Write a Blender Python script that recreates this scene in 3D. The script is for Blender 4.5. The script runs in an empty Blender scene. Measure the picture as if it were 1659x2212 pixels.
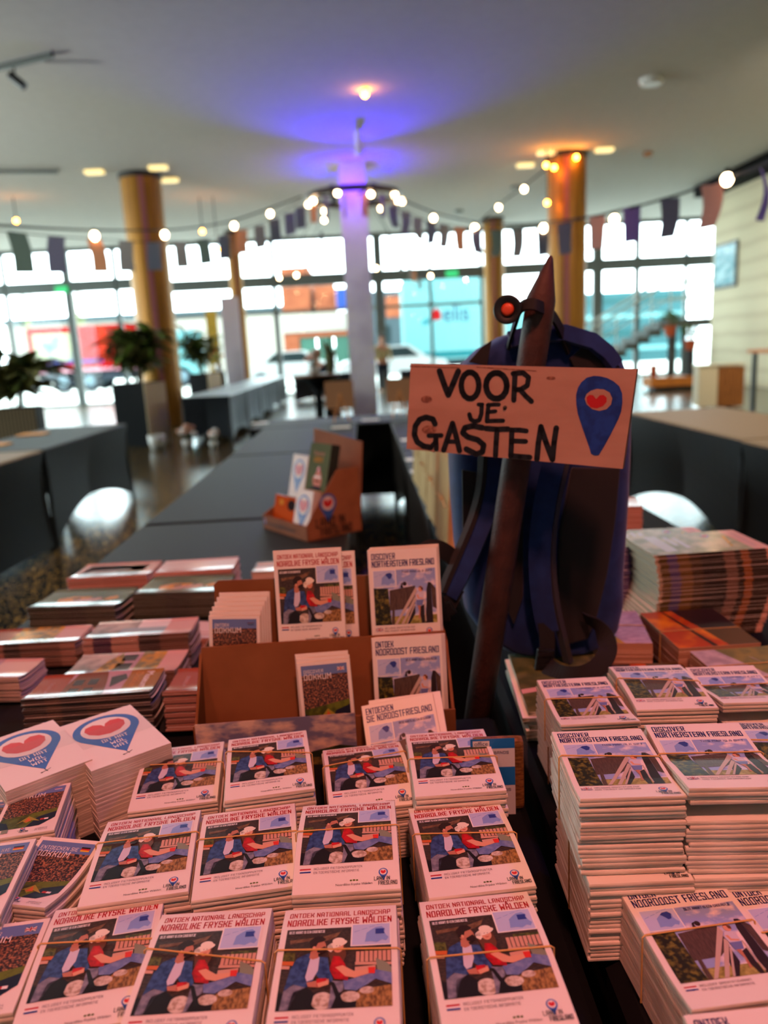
import bpy, bmesh, math, random
from mathutils import Vector, Matrix
random.seed(7)
SC = bpy.context.scene
COL = SC.collection
R = math.radians
# ------------------------------------------------------------------ camera
FPX, CX, CY = 1661.0, 829.5, 1106.0
H_CAM = 1.35
YAW, PITCH, ROLL = R(1), R(12), R(-3)
_f = Vector((math.sin(YAW)*math.cos(PITCH), math.cos(YAW)*math.cos(PITCH), -math.sin(PITCH)))
_r = Vector((math.cos(YAW), -math.sin(YAW), 0))
_u = _r.cross(_f)
_r2 = _r*math.cos(ROLL) + _u*math.sin(ROLL)
_u2 = -_r*math.sin(ROLL) + _u*math.cos(ROLL)
CAMP = Vector((0, 0, H_CAM))
cd = bpy.data.cameras.new('camera')
cam = bpy.data.objects.new('camera', cd); COL.objects.link(cam)
m = Matrix((( _r2.x, _u2.x, -_f.x, 0), (_r2.y, _u2.y, -_f.y, 0), (_r2.z, _u2.z, -_f.z, H_CAM), (0, 0, 0, 1)))
cam.matrix_world = m
cd.sensor_fit = 'HORIZONTAL'; cd.sensor_width = 36.0; cd.lens = 36.0*FPX/1659.0
cd.clip_start = 0.02; cd.clip_end = 400
cd.dof.use_dof = True; cd.dof.focus_distance = 0.84; cd.dof.aperture_fstop = 4.8
SC.camera = cam
# ------------------------------------------------------------------ look and light
SC.view_settings.view_transform = 'Standard'; SC.view_settings.look = 'None'
SC.view_settings.gamma = 1.0; SC.view_settings.use_curve_mapping = False
SC.view_settings.exposure = 1.3
SC.cycles.max_bounces = 8; SC.cycles.diffuse_bounces = 5; SC.cycles.glossy_bounces = 4
SC.cycles.transparent_max_bounces = 24; SC.cycles.sample_clamp_indirect = 6
SC.cycles.caustics_reflective = False; SC.cycles.caustics_refractive = False
SC.cycles.use_denoising = True
SKY_STRENGTH = 5.7
wd = bpy.data.worlds.new('sky'); SC.world = wd; wd.use_nodes = True
bg = wd.node_tree.nodes['Background']; bg.inputs[0].default_value = (0.80, 0.95, 1.0, 1); bg.inputs[1].default_value = SKY_STRENGTH

def light(name, kind, loc, energy, color, target=None, size=None, size_y=None, spot=None, blend=0.5, radius=None):
    d = bpy.data.lights.new(name, kind); d.energy = energy; d.color = color
    o = bpy.data.objects.new(name, d); COL.objects.link(o); o.location = loc
    if target is not None:
        o.rotation_euler = (Vector(target)-Vector(loc)).to_track_quat('-Z', 'Y').to_euler()
    if kind == 'AREA':
        d.shape = 'RECTANGLE'; d.size = size; d.size_y = size_y or size
    if kind == 'SPOT':
        d.spot_size = R(spot); d.spot_blend = blend
    if radius is not None: d.shadow_soft_size = radius
    return o
# stage lamps over the display tables (pink wash), a weaker violet one and unseen fill spots added to brighten the hall
light('stage_lamp', 'SPOT', (0.35, -0.9, 4.4), 205, (1.0, 0.30, 0.21), (0.1, 1.1, 0.8), spot=56, blend=0.9, radius=0.18)
light('stage_lamp', 'SPOT', (-1.6, -0.6, 4.4), 72, (1.0, 0.27, 0.18), (0.1, 1.2, 0.8), spot=58, blend=0.9, radius=0.18)
light('violet_lamp', 'SPOT', (3.2, 1.9, 4.6), 65, (0.28, 0.16, 1.0), (0, 0.9, 0.8), spot=40, blend=0.9, radius=0.2)
portal = light('window_portal', 'AREA', (-1, 26.1, 2.5), 1, (1, 1, 1), (-1, 0, 2.5), size=28.5, size_y=4.9)
portal.data.cycles.is_portal = True
portal = light('window_portal', 'AREA', (-15.3, 16, 2.5), 1, (1, 1, 1), (0, 16, 2.5), size=19.8, size_y=4.9)
portal.data.cycles.is_portal = True
light('hall_fill', 'SPOT', (6.0, 9.0, 4.9), 800, (1.0, 0.84, 0.62), (8.8, 16, 2.0), spot=95, blend=1, radius=0.3)
light('hall_fill', 'SPOT', (-2.5, 6.0, 4.9), 300, (1.0, 0.86, 0.7), (-2.5, 6, 0), spot=110, blend=1, radius=0.3)
light('hall_fill', 'SPOT', (-11.0, 9.0, 2.2), 760, (0.97, 1.0, 0.95), (-7.5, 11, 4.98), spot=120, blend=1, radius=0.3)
light('hall_fill', 'SPOT', (2.8, 5.0, 4.9), 420, (1.0, 0.8, 0.6), (2.8, 5, 0), spot=110, blend=1, radius=0.3)

def atz(x, y, z):
    d = _f + _r2*((x-CX)/FPX) - _u2*((y-CY)/FPX)
    return CAMP + d*((z-H_CAM)/d.z)
def aty(x, y, Y):
    d = _f + _r2*((x-CX)/FPX) - _u2*((y-CY)/FPX)
    return CAMP + d*(Y/d.y)
# ------------------------------------------------------------------ materials
MATS = {}
def lin(c):
    out = []
    for v in c[:3]:
        v = v/255.0
        out.append(v/12.92 if v <= 0.04045 else ((v+0.055)/1.055)**2.4)
    return tuple(out)+(1.0,)
def M(name, c=None, rough=0.6, spec=0.3, metal=0.0, emit=None, estr=1.0, n=None, bump=None, sheen=0.0, alpha=None, coat=0.0):
    """n = (scale, second colour, contrast low, contrast high[, stretch]) mottles the colour with noise"""
    if name in MATS: return MATS[name]
    mt = bpy.data.materials.new(name); mt.use_nodes = True
    nt = mt.node_tree; b = nt.nodes['Principled BSDF']
    b.inputs['Base Color'].default_value = lin(c); b.inputs['Roughness'].default_value = rough
    b.inputs['Specular IOR Level'].default_value = spec; b.inputs['Metallic'].default_value = metal
    b.inputs['Sheen Weight'].default_value = sheen; b.inputs['Coat Weight'].default_value = coat
    if coat: b.inputs['Coat Roughness'].default_value = 0.08
    if emit is not None:
        b.inputs['Emission Color'].default_value = lin(emit); b.inputs['Emission Strength'].default_value = estr
    if n or bump:
        tc = nt.nodes.new('ShaderNodeTexCoord')
    if n:
        mp = nt.nodes.new('ShaderNodeMapping'); mp.inputs['Scale'].default_value = n[4] if len(n) > 4 else (1, 1, 1)
        ns = nt.nodes.new('ShaderNodeTexNoise'); ns.inputs['Scale'].default_value = n[0]; ns.inputs['Detail'].default_value = 5
        rp = nt.nodes.new('ShaderNodeValToRGB')
        rp.color_ramp.elements[0].position = n[2]; rp.color_ramp.elements[1].position = n[3]
        rp.color_ramp.elements[0].color = lin(c); rp.color_ramp.elements[1].color = lin(n[1])
        nt.links.new(tc.outputs['Object'], mp.inputs[0]); nt.links.new(mp.outputs[0], ns.inputs['Vector'])
        nt.links.new(ns.outputs['Fac'], rp.inputs[0]); nt.links.new(rp.outputs[0], b.inputs['Base Color'])
    if bump:
        n2 = nt.nodes.new('ShaderNodeTexNoise'); n2.inputs['Scale'].default_value = bump[0]; n2.inputs['Detail'].default_value = 4
        bp = nt.nodes.new('ShaderNodeBump'); bp.inputs['Strength'].default_value = bump[1]; bp.inputs['Distance'].default_value = 0.01
        nt.links.new(tc.outputs['Object'], n2.inputs['Vector']); nt.links.new(n2.outputs['Fac'], bp.inputs['Height']); nt.links.new(bp.outputs[0], b.inputs['Normal'])
    MATS[name] = mt
    return mt
def M_bands(name, axis, bands, rough=0.5, lines=None):
    """print bleeding over the cut edges of stacked leaflets: colour bands along one axis (0..1 over the given range)"""
    if name in MATS: return MATS[name]
    mt = bpy.data.materials.new(name); mt.use_nodes = True
    nt = mt.node_tree; b = nt.nodes['Principled BSDF']; b.inputs['Roughness'].default_value = rough
    tc = nt.nodes.new('ShaderNodeTexCoord'); sp = nt.nodes.new('ShaderNodeSeparateXYZ'); mr = nt.nodes.new('ShaderNodeMapRange')
    mr.inputs['From Min'].default_value = axis[1]; mr.inputs['From Max'].default_value = axis[2]
    ns = nt.nodes.new('ShaderNodeTexNoise'); ns.inputs['Scale'].default_value = 60
    ad = nt.nodes.new('ShaderNodeMath'); ad.operation = 'MULTIPLY_ADD'; ad.inputs[1].default_value = 0.08; 
    rp = nt.nodes.new('ShaderNodeValToRGB'); rp.color_ramp.interpolation = 'CONSTANT'
    while len(rp.color_ramp.elements) < len(bands): rp.color_ramp.elements.new(0.5)
    for e, (p, c) in zip(rp.color_ramp.elements, bands):
        e.position = p
    for e, (p, c) in zip(rp.color_ramp.elements, bands):
        e.color = lin(c)
    nt.links.new(tc.outputs['Object'], sp.inputs[0]); nt.links.new(sp.outputs[axis[0]], mr.inputs[0])
    nt.links.new(tc.outputs['Object'], ns.inputs['Vector']); nt.links.new(ns.outputs['Fac'], ad.inputs[0]); nt.links.new(mr.outputs[0], ad.inputs[2])
    nt.links.new(ad.outputs[0], rp.inputs[0]); nt.links.new(rp.outputs[0], b.inputs['Base Color'])
    MATS[name] = mt
    return mt
# ------------------------------------------------------------------ mesh building
class MB:
    def __init__(s): s.v, s.f, s.m, s.mats = [], [], [], []
    def mi(s, mat):
        if mat not in s.mats: s.mats.append(mat)
        return s.mats.index(mat)
    def face(s, pts, mat):
        b = len(s.v); s.v += [tuple(p) for p in pts]; s.f.append(tuple(range(b, b+len(pts)))); s.m.append(s.mi(mat))
    def raw(s, vs, fs, mat):
        b = len(s.v); s.v += [tuple(p) for p in vs]; k = s.mi(mat)
        for f in fs: s.f.append(tuple(b+i for i in f)); s.m.append(k)
    def box(s, c, d, mat, rz=0, rot=None, bev=0.0):
        hx, hy, hz = d[0]/2, d[1]/2, d[2]/2
        rm = rot if rot is not None else Matrix.Rotation(rz, 3, 'Z')
        c = Vector(c)
        if bev <= 0:
            P = [c+rm@Vector((x*hx, y*hy, z*hz)) for z in (-1, 1) for (x, y) in ((-1, -1), (1, -1), (1, 1), (-1, 1))]
            s.raw(P, [(3, 2, 1, 0), (4, 5, 6, 7), (0, 1, 5, 4), (1, 2, 6, 5), (2, 3, 7, 6), (3, 0, 4, 7)], mat)
        else:
            bm = bmesh.new(); bmesh.ops.create_cube(bm, size=1)
            for v in bm.verts: v.co = Vector((v.co.x*d[0], v.co.y*d[1], v.co.z*d[2]))
            bmesh.ops.bevel(bm, geom=bm.edges[:], offset=bev, segments=2, affect='EDGES', profile=0.6)
            bm.verts.index_update()
            s.raw([c+rm@v.co for v in bm.verts], [[v.index for v in f.verts] for f in bm.faces], mat); bm.free()
    def b2(s, p0, p1, mat, bev=0.0):
        p0, p1 = Vector(p0), Vector(p1)
        s.box((p0+p1)/2, [abs(a) for a in (p1-p0)], mat, bev=bev)
    def tube(s, pts, r, mat, n=8, closed=False, caps=True):
        pts = [Vector(p) for p in pts]; N = len(pts)
        rs = r if isinstance(r, (list, tuple)) else [r]*N
        vs = []; prev = None
        for i, p in enumerate(pts):
            a = pts[(i-1) % N] if closed or i > 0 else p
            b = pts[(i+1) % N] if closed or i < N-1 else p
            t = (b-a).normalized()
            if prev is None:
                up = Vector((0, 0, 1)) if abs(t.z) < 0.9 else Vector((1, 0, 0))
                e = t.cross(up).normalized()
            else:
                e = (prev - t*prev.dot(t))
                e = e.normalized() if e.length > 1e-6 else t.orthogonal().normalized()
            prev = e; g = t.cross(e)
            for k in range(n):
                an = 2*math.pi*k/n
                vs.append(p+(e*math.cos(an)+g*math.sin(an))*rs[i])
        fs = []
        for i in range(N if closed else N-1):
            j = (i+1) % N
            for k in range(n):
                l = (k+1) % n
                fs.append((i*n+k, i*n+l, j*n+l, j*n+k))
        if caps and not closed:
            fs.append(tuple(range(n-1, -1, -1))); fs.append(tuple((N-1)*n+k for k in range(n)))
        s.raw(vs, fs, mat)
    def lathe(s, prof, c, mat, n=24, axis='Z'):
        vs = []; c = Vector(c)
        for (r, z) in prof:
            for k in range(n):
                a = 2*math.pi*k/n
                p = (r*math.cos(a), r*math.sin(a), z)
                if axis == 'Y': p = (p[0], -p[2], p[1])
                if axis == 'X': p = (p[2], p[0], p[1])
                vs.append(c+Vector(p))
        fs = []
        for i in range(len(prof)-1):
            for k in range(n):
                l = (k+1) % n
                fs.append((i*n+k, i*n+l, (i+1)*n+l, (i+1)*n+k))
        fs.append(tuple(range(n-1, -1, -1))); fs.append(tuple((len(prof)-1)*n+k for k in range(n)))
        s.raw(vs, fs, mat)
    def sphere(s, c, r, mat, n=12, sc=(1, 1, 1)):
        prof = []
        for i in range(n//2+1):
            a = -math.pi/2+math.pi*i/(n//2)
            prof.append((max(1e-4, r*math.cos(a)), r*math.sin(a)))
        b = len(s.v); s.lathe(prof, (0, 0, 0), mat, n)
        for i in range(b, len(s.v)):
            p = s.v[i]; s.v[i] = (p[0]*sc[0]+c[0], p[1]*sc[1]+c[1], p[2]*sc[2]+c[2])
    def ribbon(s, pts, wdirs, w, t, mat, ndirs=None):
        """flat strap along pts; wdirs = width direction(s)"""
        pts = [Vector(p) for p in pts]; N = len(pts)
        wd = [Vector(wdirs).normalized()]*N if not isinstance(wdirs, list) else [Vector(x).normalized() for x in wdirs]
        ws = w if isinstance(w, list) else [w]*N
        vs = []
        for i, p in enumerate(pts):
            tg = (pts[min(i+1, N-1)]-pts[max(i-1, 0)]).normalized()
            wv = (wd[i]-tg*wd[i].dot(tg)).normalized(); nv = tg.cross(wv)
            for (a, b) in ((-1, -1), (1, -1), (1, 1), (-1, 1)):
                vs.append(p+wv*(a*ws[i]/2)+nv*(b*t/2))
        fs = []
        for i in range(N-1):
            for k in range(4):
                l = (k+1) % 4
                fs.append((i*4+k, i*4+l, (i+1)*4+l, (i+1)*4+k))
        fs += [(3, 2, 1, 0), tuple((N-1)*4+k for k in range(4))]
        s.raw(vs, fs, mat)
    def mesh(s, name, smooth=False):
        me = bpy.data.meshes.new(name); me.from_pydata(s.v, [], s.f)
        for mt in s.mats: me.materials.append(mt)
        me.polygons.foreach_set('material_index', s.m)
        if smooth: me.polygons.foreach_set('use_smooth', [True]*len(s.f))
        me.update(); return me
    def build(s, name, parent=None, smooth=False, loc=None, rz=0.0):
        o = bpy.data.objects.new(name, s.mesh(name, smooth)); COL.objects.link(o)
        if parent is not None: o.parent = parent
        if loc is not None: o.location = loc
        if rz: o.rotation_euler = (0, 0, rz)
        return o
def tag(o, label, cat, group=None, kind=None):
    o['label'] = label; o['category'] = cat
    if group: o['group'] = group
    if kind: o['kind'] = kind
    return o
def thing(name, label, cat, loc=(0, 0, 0), rz=0.0, group=None, rot=None):
    o = bpy.data.objects.new(name, None); COL.objects.link(o); o.location = loc; o.empty_display_size = 0.05
    o.rotation_euler = rot if rot is not None else (0, 0, rz)
    return tag(o, label, cat, group)
def part(name, me, parent, loc=(0, 0, 0), rot=(0, 0, 0)):
    o = bpy.data.objects.new(name, me); COL.objects.link(o); o.parent = parent; o.location = loc; o.rotation_euler = rot
    return o
def struct(mb, name, smooth=False):
    o = mb.build(name, smooth=smooth); o['kind'] = 'structure'; return o
def dup(root, loc=None, rz=None, label=None, group=None):
    r = root.copy(); COL.objects.link(r)
    if loc is not None: r.location = loc
    if rz is not None: r.rotation_euler = (0, 0, rz)
    if label: r['label'] = label
    if group: r['group'] = group
    for ch in list(root.children):
        c = ch.copy(); COL.objects.link(c); c.parent = r
        for g in list(ch.children):
            d = g.copy(); COL.objects.link(d); d.parent = c
    return r
# ------------------------------------------------------------------ flat print: letters, shapes
FONT = {
'A': (4, [[(0,0),(0,5),(1,6),(3,6),(4,5),(4,0)], [(0,2.4),(4,2.4)]]), 'B': (4, [[(0,3.2),(3,3.2),(3.6,4),(3.6,6),(0,6),(0,0),(4,0),(4,2.6),(3,3.2)]]),
'C': (4, [[(4,4.8),(4,6),(0,6),(0,0),(4,0),(4,1.2)]]), 'D': (4, [[(0,0),(0,6),(4,6),(4,0),(-.3,0)]]), 'E': (3.6, [[(3.6,6),(0,6),(0,0),(3.6,0)], [(0,3),(3,3)]]),
'F': (3.6, [[(3.6,6),(0,6),(0,0)], [(0,2.9),(3,2.9)]]), 'G': (4, [[(4,5),(4,6),(0,6),(0,0),(4,0),(4,3),(2,3)]]), 'H': (4, [[(0,0),(0,6)], [(4,0),(4,6)], [(0,3),(4,3)]]),
'I': (0, [[(0,0),(0,6)]]), 'J': (3, [[(1,6),(3,6),(3,0),(0,0),(0,1)]]), 'K': (4, [[(0,0),(0,6)], [(4,6),(3.6,4.2),(1.6,3),(0,3)], [(1.6,3),(3.6,1.8),(4,0)]]),
'L': (3.4, [[(0,6),(0,0),(3.4,0)]]), 'M': (5, [[(0,0),(0,6),(2.5,3),(5,6),(5,0)]]), 'N': (4, [[(0,0),(0,6),(4,0),(4,6)]]), 'O': (4, [[(0,0),(0,5),(1,6),(4,6),(4,0),(-.3,0)]]),
'P': (4, [[(0,0),(0,6),(4,6),(4,2.6),(0,2.6)]]), 'R': (4, [[(0,0),(0,6),(4,6),(4,3),(0,3)], [(2,3),(4,0)]]), 'S': (4, [[(4,5),(4,6),(0,6),(0,3.2),(4,2.8),(4,0),(0,0),(0,1)]]),
'T': (4, [[(0,6),(4,6)], [(2,6),(2,0)]]), 'U': (4, [[(0,6),(0,0),(4,0),(4,6)]]), 'V': (4, [[(0,6),(2,0),(4,6)]]), 'W': (5.4, [[(0,6),(0.6,0),(2.7,3.4),(4.8,0),(5.4,6)]]),
'X': (4, [[(0,0),(4,6)], [(0,6),(4,0)]]), 'Y': (4, [[(0,6),(2,3),(4,6)], [(2,3),(2,0)]]), 'Z': (4, [[(0,6),(4,6),(0,0),(4,0)]]),
'^': (4, [[(0,0),(0,5),(1,6),(3,6),(4,5),(4,0)], [(0,2.4),(4,2.4)], [(0.8,7),(2,8.2),(3.2,7)]]), '.': (0, [[(0,0),(0,0.5)]]),
}
class Print:
    def __init__(s, w, h): s.w, s.h, s.items = w, h, []
    def poly(s, pts, mat, layer=1): s.items.append(([tuple(p) for p in pts], mat, layer))
    def rect(s, x0, y0, x1, y1, mat, layer=1): s.poly([(x0,y0),(x1,y0),(x1,y1),(x0,y1)], mat, layer)
    def ell(s, cx, cy, rx, ry, mat, layer=1, n=18, rot=0):
        c, k = math.cos(rot), math.sin(rot)
        s.poly([(cx+rx*math.cos(a)*c-ry*math.sin(a)*k, cy+rx*math.cos(a)*k+ry*math.sin(a)*c) for a in [2*math.pi*i/n for i in range(n)]], mat, layer)
    def stroke(s, pts, w, mat, layer=2, square=True):
        for a, b in zip(pts[:-1], pts[1:]):
            dx, dy = b[0]-a[0], b[1]-a[1]; L = math.hypot(dx, dy)
            if L < 1e-9: continue
            dx, dy = dx/L, dy/L; e = w/2 if square else 0
            ax, ay, bx, by = a[0]-dx*e, a[1]-dy*e, b[0]+dx*e, b[1]+dy*e; nx, ny = -dy*w/2, dx*w/2
            s.poly([(ax-nx,ay-ny),(bx-nx,by-ny),(bx+nx,by+ny),(ax+nx,ay+ny)], mat, layer)
    def brush(s, pts, w, mat, layer=2):
        s.stroke(pts, w, mat, layer, False)
        for p in pts: s.ell(p[0], p[1], w/2, w/2, mat, layer, 10)
    def text(s, t, x, y, h, mat, layer=3, width=None, th=0.13, gap=2.7):
        adv = []; X = 0
        for ch in t:
            if ch == ' ': adv.append(None); X += 3.2; continue
            w, st = FONT[ch]; adv.append((X, st)); X += w+gap
        X -= gap
        sx = width/X if width else h/6*0.9
        sy = h/6*.94; tw = min(th, .132)*h; y = y+.03*h
        for a in adv:
            if a is None: continue
            for pl in a[1]:
                s.stroke([(x+(a[0]+p[0])*sx, y+p[1]*sy) for p in pl], tw, mat, layer)
    def clip(s, pts, y0, y1):
        def cut(P, yy, keep_above):
            out = []
            for i in range(len(P)):
                a, b = P[i-1], P[i]
                ia = (a[1] >= yy) if keep_above else (a[1] <= yy); ib = (b[1] >= yy) if keep_above else (b[1] <= yy)
                if ia != ib:
                    t = (yy-a[1])/(b[1]-a[1]); out.append((a[0]+t*(b[0]-a[0]), yy))
                if ib: out.append(b)
            return out
        P = cut(pts, y0, True)
        return cut(P, y1, False) if len(P) > 2 else []
    def emit(s, mb, S, cuts=None, dl=0.00012):
        """S(u, v) in mm -> Vector on the (piecewise flat) surface; cuts = v values where the surface bends"""
        for pts, mat, layer in s.items:
            strips = [pts]
            if cuts:
                lo, hi = min(p[1] for p in pts), max(p[1] for p in pts)
                cs = [c for c in cuts if lo+1e-6 < c < hi-1e-6]
                if cs:
                    e = [lo]+cs+[hi]; strips = [s.clip(pts, a, b) for a, b in zip(e[:-1], e[1:])]
            for P in strips:
                if len(P) < 3: continue
                ar = sum(P[i-1][0]*P[i][1]-P[i][0]*P[i-1][1] for i in range(len(P)))
                if abs(ar) < 1e-7: continue
                if ar < 0: P = P[::-1]
                mb.face([S(u, v)+Vector((0, 0, dl*layer)) for u, v in P], mat)
_fc = {}
def font_polys(t):
    """2D polygons of a word in Blender's own built-in font, 1 unit high capitals"""
    if t in _fc: return _fc[t]
    cu = bpy.data.curves.new('word', 'FONT'); cu.body = t; cu.resolution_u = 3
    o = bpy.data.objects.new('word', cu); COL.objects.link(o)
    dg = bpy.context.evaluated_depsgraph_get(); me = o.evaluated_get(dg).to_mesh()
    P = [[(me.vertices[i].co.x, me.vertices[i].co.y) for i in p.vertices] for p in me.polygons]
    o.evaluated_get(dg).to_mesh_clear(); bpy.data.objects.remove(o); bpy.data.curves.remove(cu)
    x0 = min(p[0] for q in P for p in q); x1 = max(p[0] for q in P for p in q)
    _fc[t] = ([[(a-x0, b) for a, b in q] for q in P], x1-x0)
    return _fc[t]
def ptext(pr, t, x, y, width, mat, layer=3, sy=1.0):
    P, w = font_polys(t); k = width/w
    for q in P: pr.poly([(x+a*k, y+b*k*sy) for a, b in q], mat, layer)
# ================================================================== THE ROOM
ZC = 4.98; YW = 26.0; XL, XR, XF, YB = -15.0, 9.3, 14.0, -4.0
M('ceiling_paint', (196,194,188), 0.9, 0.1, n=(6.0, (193,191,185), .4, .6))
M('wall_paint', (196,190,176), 0.9, 0.1)
def floor_mat():
    mt = M('terrazzo', (30,24,19), 0.2, 0.5); nt = mt.node_tree; b = nt.nodes['Principled BSDF']
    tc = nt.nodes.new('ShaderNodeTexCoord'); vo = nt.nodes.new('ShaderNodeTexVoronoi'); vo.inputs['Scale'].default_value = 52
    rp = nt.nodes.new('ShaderNodeValToRGB'); rp.color_ramp.interpolation = 'CONSTANT'
    ns = nt.nodes.new('ShaderNodeTexNoise'); ns.inputs['Scale'].default_value = 24
    e = rp.color_ramp.elements; e[0].color = lin((240,190,96)); e[1].position = 0.0; e[1].color = lin((26,21,18)); e[1].position = 0.24
    mx = nt.nodes.new('ShaderNodeMath'); mx.operation = 'MULTIPLY_ADD'; mx.inputs[1].default_value = 0.55; 
    nt.links.new(tc.outputs['Object'], vo.inputs['Vector']); nt.links.new(tc.outputs['Object'], ns.inputs['Vector'])
    sb = nt.nodes.new('ShaderNodeMath'); sb.operation = 'SUBTRACT'; sb.inputs[1].default_value = 0.28
    nt.links.new(ns.outputs['Fac'], mx.inputs[0]); nt.links.new(vo.outputs['Distance'], mx.inputs[2])
    nt.links.new(mx.outputs[0], sb.inputs[0]); nt.links.new(sb.outputs[0], rp.inputs[0]); nt.links.new(rp.outputs[0], b.inputs['Base Color'])
    return mt
floor_mat()
def lined_wall():
    mt = M('lined_wall', (226,216,184), 0.8, 0.2); nt = mt.node_tree; b = nt.nodes['Principled BSDF']
    tc = nt.nodes.new('ShaderNodeTexCoord'); wv = nt.nodes.new('ShaderNodeTexWave'); wv.bands_direction = 'Z'; wv.inputs['Scale'].default_value = 0.75
    wv.inputs['Distortion'].default_value = 1.2; wv.inputs['Detail'].default_value = 2
    rp = nt.nodes.new('ShaderNodeValToRGB'); rp.color_ramp.elements[0].color = lin((216,205,174)); rp.color_ramp.elements[1].color = lin((230,221,190)); rp.color_ramp.elements[1].position = .5
    nt.links.new(tc.outputs['Object'], wv.inputs['Vector']); nt.links.new(wv.outputs['Fac'], rp.inputs[0]); nt.links.new(rp.outputs[0], b.inputs['Base Color'])
lined_wall()
m_ = MB(); m_.b2((XL-.2, YB-.2, -.1), (XF+.2, YW+.15, 0), MATS['terrazzo']); struct(m_, 'floor')
m_ = MB(); m_.b2((XL-.2, YB-.2, ZC), (XF+.2, YW+.15, ZC+.15), MATS['ceiling_paint']); struct(m_, 'ceiling')
m_ = MB(); m_.b2((XL-.2, YB-.2, 0), (XF+.2, YB, ZC), MATS['wall_paint']); struct(m_, 'wall_back')
m_ = MB(); m_.b2((XR, YB, 0), (XR+.3, 20.8, ZC), MATS['lined_wall']); struct(m_, 'wall_right')
m_ = MB(); m_.b2((XF, 20.8, 0), (XF+.2, YW, ZC), MATS['wall_paint']); m_.b2((XR+.3, 20.6, 0), (XF, 20.8, ZC), MATS['wall_paint']); struct(m_, 'wall_stairwell')
M('cove_shade', (14,13,12), 0.9, 0.1)
m_ = MB(); m_.b2((8.75, YB, 4.72), (XR-.002, 20.8, ZC-.002), MATS['cove_shade']); struct(m_, 'cove_shade_strip_1')  # solid black strip standing in for the shade in the ceiling gap
# window wall -------------------------------------------------------
def glass_mat():
    mt = bpy.data.materials.new('pane_glass'); mt.use_nodes = True; nt = mt.node_tree; nt.nodes.clear()
    o = nt.nodes.new('ShaderNodeOutputMaterial'); mx = nt.nodes.new('ShaderNodeMixShader'); tr = nt.nodes.new('ShaderNodeBsdfTransparent'); gl = nt.nodes.new('ShaderNodeBsdfGlossy')
    tr.inputs[0].default_value = (0.93, 0.97, 0.96, 1); gl.inputs['Roughness'].default_value = 0.02; mx.inputs[0].default_value = 0.018
    nt.links.new(tr.outputs[0], mx.inputs[1]); nt.links.new(gl.outputs[0], mx.inputs[2]); nt.links.new(mx.outputs[0], o.inputs[0]); MATS['pane_glass'] = mt
glass_mat()
M('frame_grey', (92,97,95), 0.5, 0.4); M('frame_pale', (120,122,114), 0.5, 0.4)
BAYS = [-15.0, -11.33, -9.34, -7.79, -6.15, -2.72, 0.67, 2.34, 4.01, 7.83, 9.14, 10.75, 13.9]
WID = {-9.34: .24, -11.33: .12, -7.79: .14, 0.67: .30, 7.83: .32, 9.14: .16, -2.72: .16}
for i in range(len(BAYS)-1):
    a, b = BAYS[i], BAYS[i+1]; w = WID.get(a, .10)
    g = MATS['frame_grey']; f = MB()
    zs = 3.62 if i < 4 else 3.46
    f.b2((a-w/2, YW-.08, 0), (a+w/2, YW+.08, ZC), g)
    f.b2((a+w/2, YW-.12, zs), (b-.001, YW+.12, zs+.36), g); f.b2((a+w/2, YW-.06, 0), (b-.001, YW+.06, .07), g); f.b2((a+w/2, YW-.06, ZC-.12), (b-.001, YW+.06, ZC), g)
    if i in (4, 5, 6, 7): f.b2((a+w/2, YW-.03, 2.62), (b-.001, YW+.03, 2.72), MATS['frame_pale'])
    o = struct(f, 'window_%d' % (i+1))
    for z0, z1 in ((.07, zs), (zs+.36, ZC-.12)):
        p = MB(); p.b2((a+w/2, YW-.004, z0), (b-.002, YW+.004, z1), MATS['pane_glass']); p.build('pane', o)
m_ = MB(); m_.b2((XL-.2, YB, 0), (XL, 5.999, ZC), MATS['wall_paint']); struct(m_, 'wall_left')
for i in range(2, 6):
    y0 = YB+i*5; f = MB(); g = MATS['frame_grey']
    f.b2((XL-.2, y0, 0), (XL, y0+.2, ZC), g); f.b2((XL-.2, y0+.2, 3.55), (XL, y0+4.999, 3.85), g); f.b2((XL-.2, y0+.2, 0), (XL, y0+4.999, .08), g); f.b2((XL-.2, y0+.2, ZC-.12), (XL, y0+4.999, ZC), g)
    o = struct(f, 'window_%d' % (11+i)); p = MB(); p.b2((XL-.12, y0+.2, .08), (XL-.11, y0+4.999, 3.55), MATS['pane_glass']); p.b2((XL-.12, y0+.2, 3.85), (XL-.11, y0+4.999, ZC-.12), MATS['pane_glass']); p.build('pane', o)
# columns ---------------------------------------------------------------
M('gold', (158,108,24), 0.45, 0.4, 0.4, n=(2.2, (128,82,20), .4, .6, (9, 9, .3))); M('gold_reflection', (150,84,90), 0.5, 0.4); M('dark_metal', (30,30,32), 0.5, 0.4); M('white_metal', (222,220,214), 0.4, 0.5)
def column(x, y, r, lab):
    c = MB(); c.lathe([(r, 0), (r, ZC-.001)], (0, 0, 0), MATS['gold'], 40)
    a = math.atan2(-y, -x)
    for k in (-.07, .07):
        c.box((math.cos(a+k)*r, math.sin(a+k)*r, ZC/2), (.02, r*.11, ZC-.02), MATS['gold_reflection'], rz=a+k)  # mauve strips facing the camera: a reflection put into the colour
    o = c.build('column', smooth=False, loc=(x, y, 0)); o['kind'] = 'structure'; o['label'] = lab
    k = MB(); k.lathe([(r+.025, ZC-.10), (r+.025, ZC-.002)], (0, 0, 0), MATS['dark_metal'], 32); k.build('collar', o)
    return o
column(-4.22, 16.5, .40, 'thick gold column behind the dark planter with tall plants')
column(4.33, 16.5, .39, 'thick gold column behind the blue backpack')
column(4.13, 24.2, .31, 'slimmer gold column near the window wall')
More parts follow.
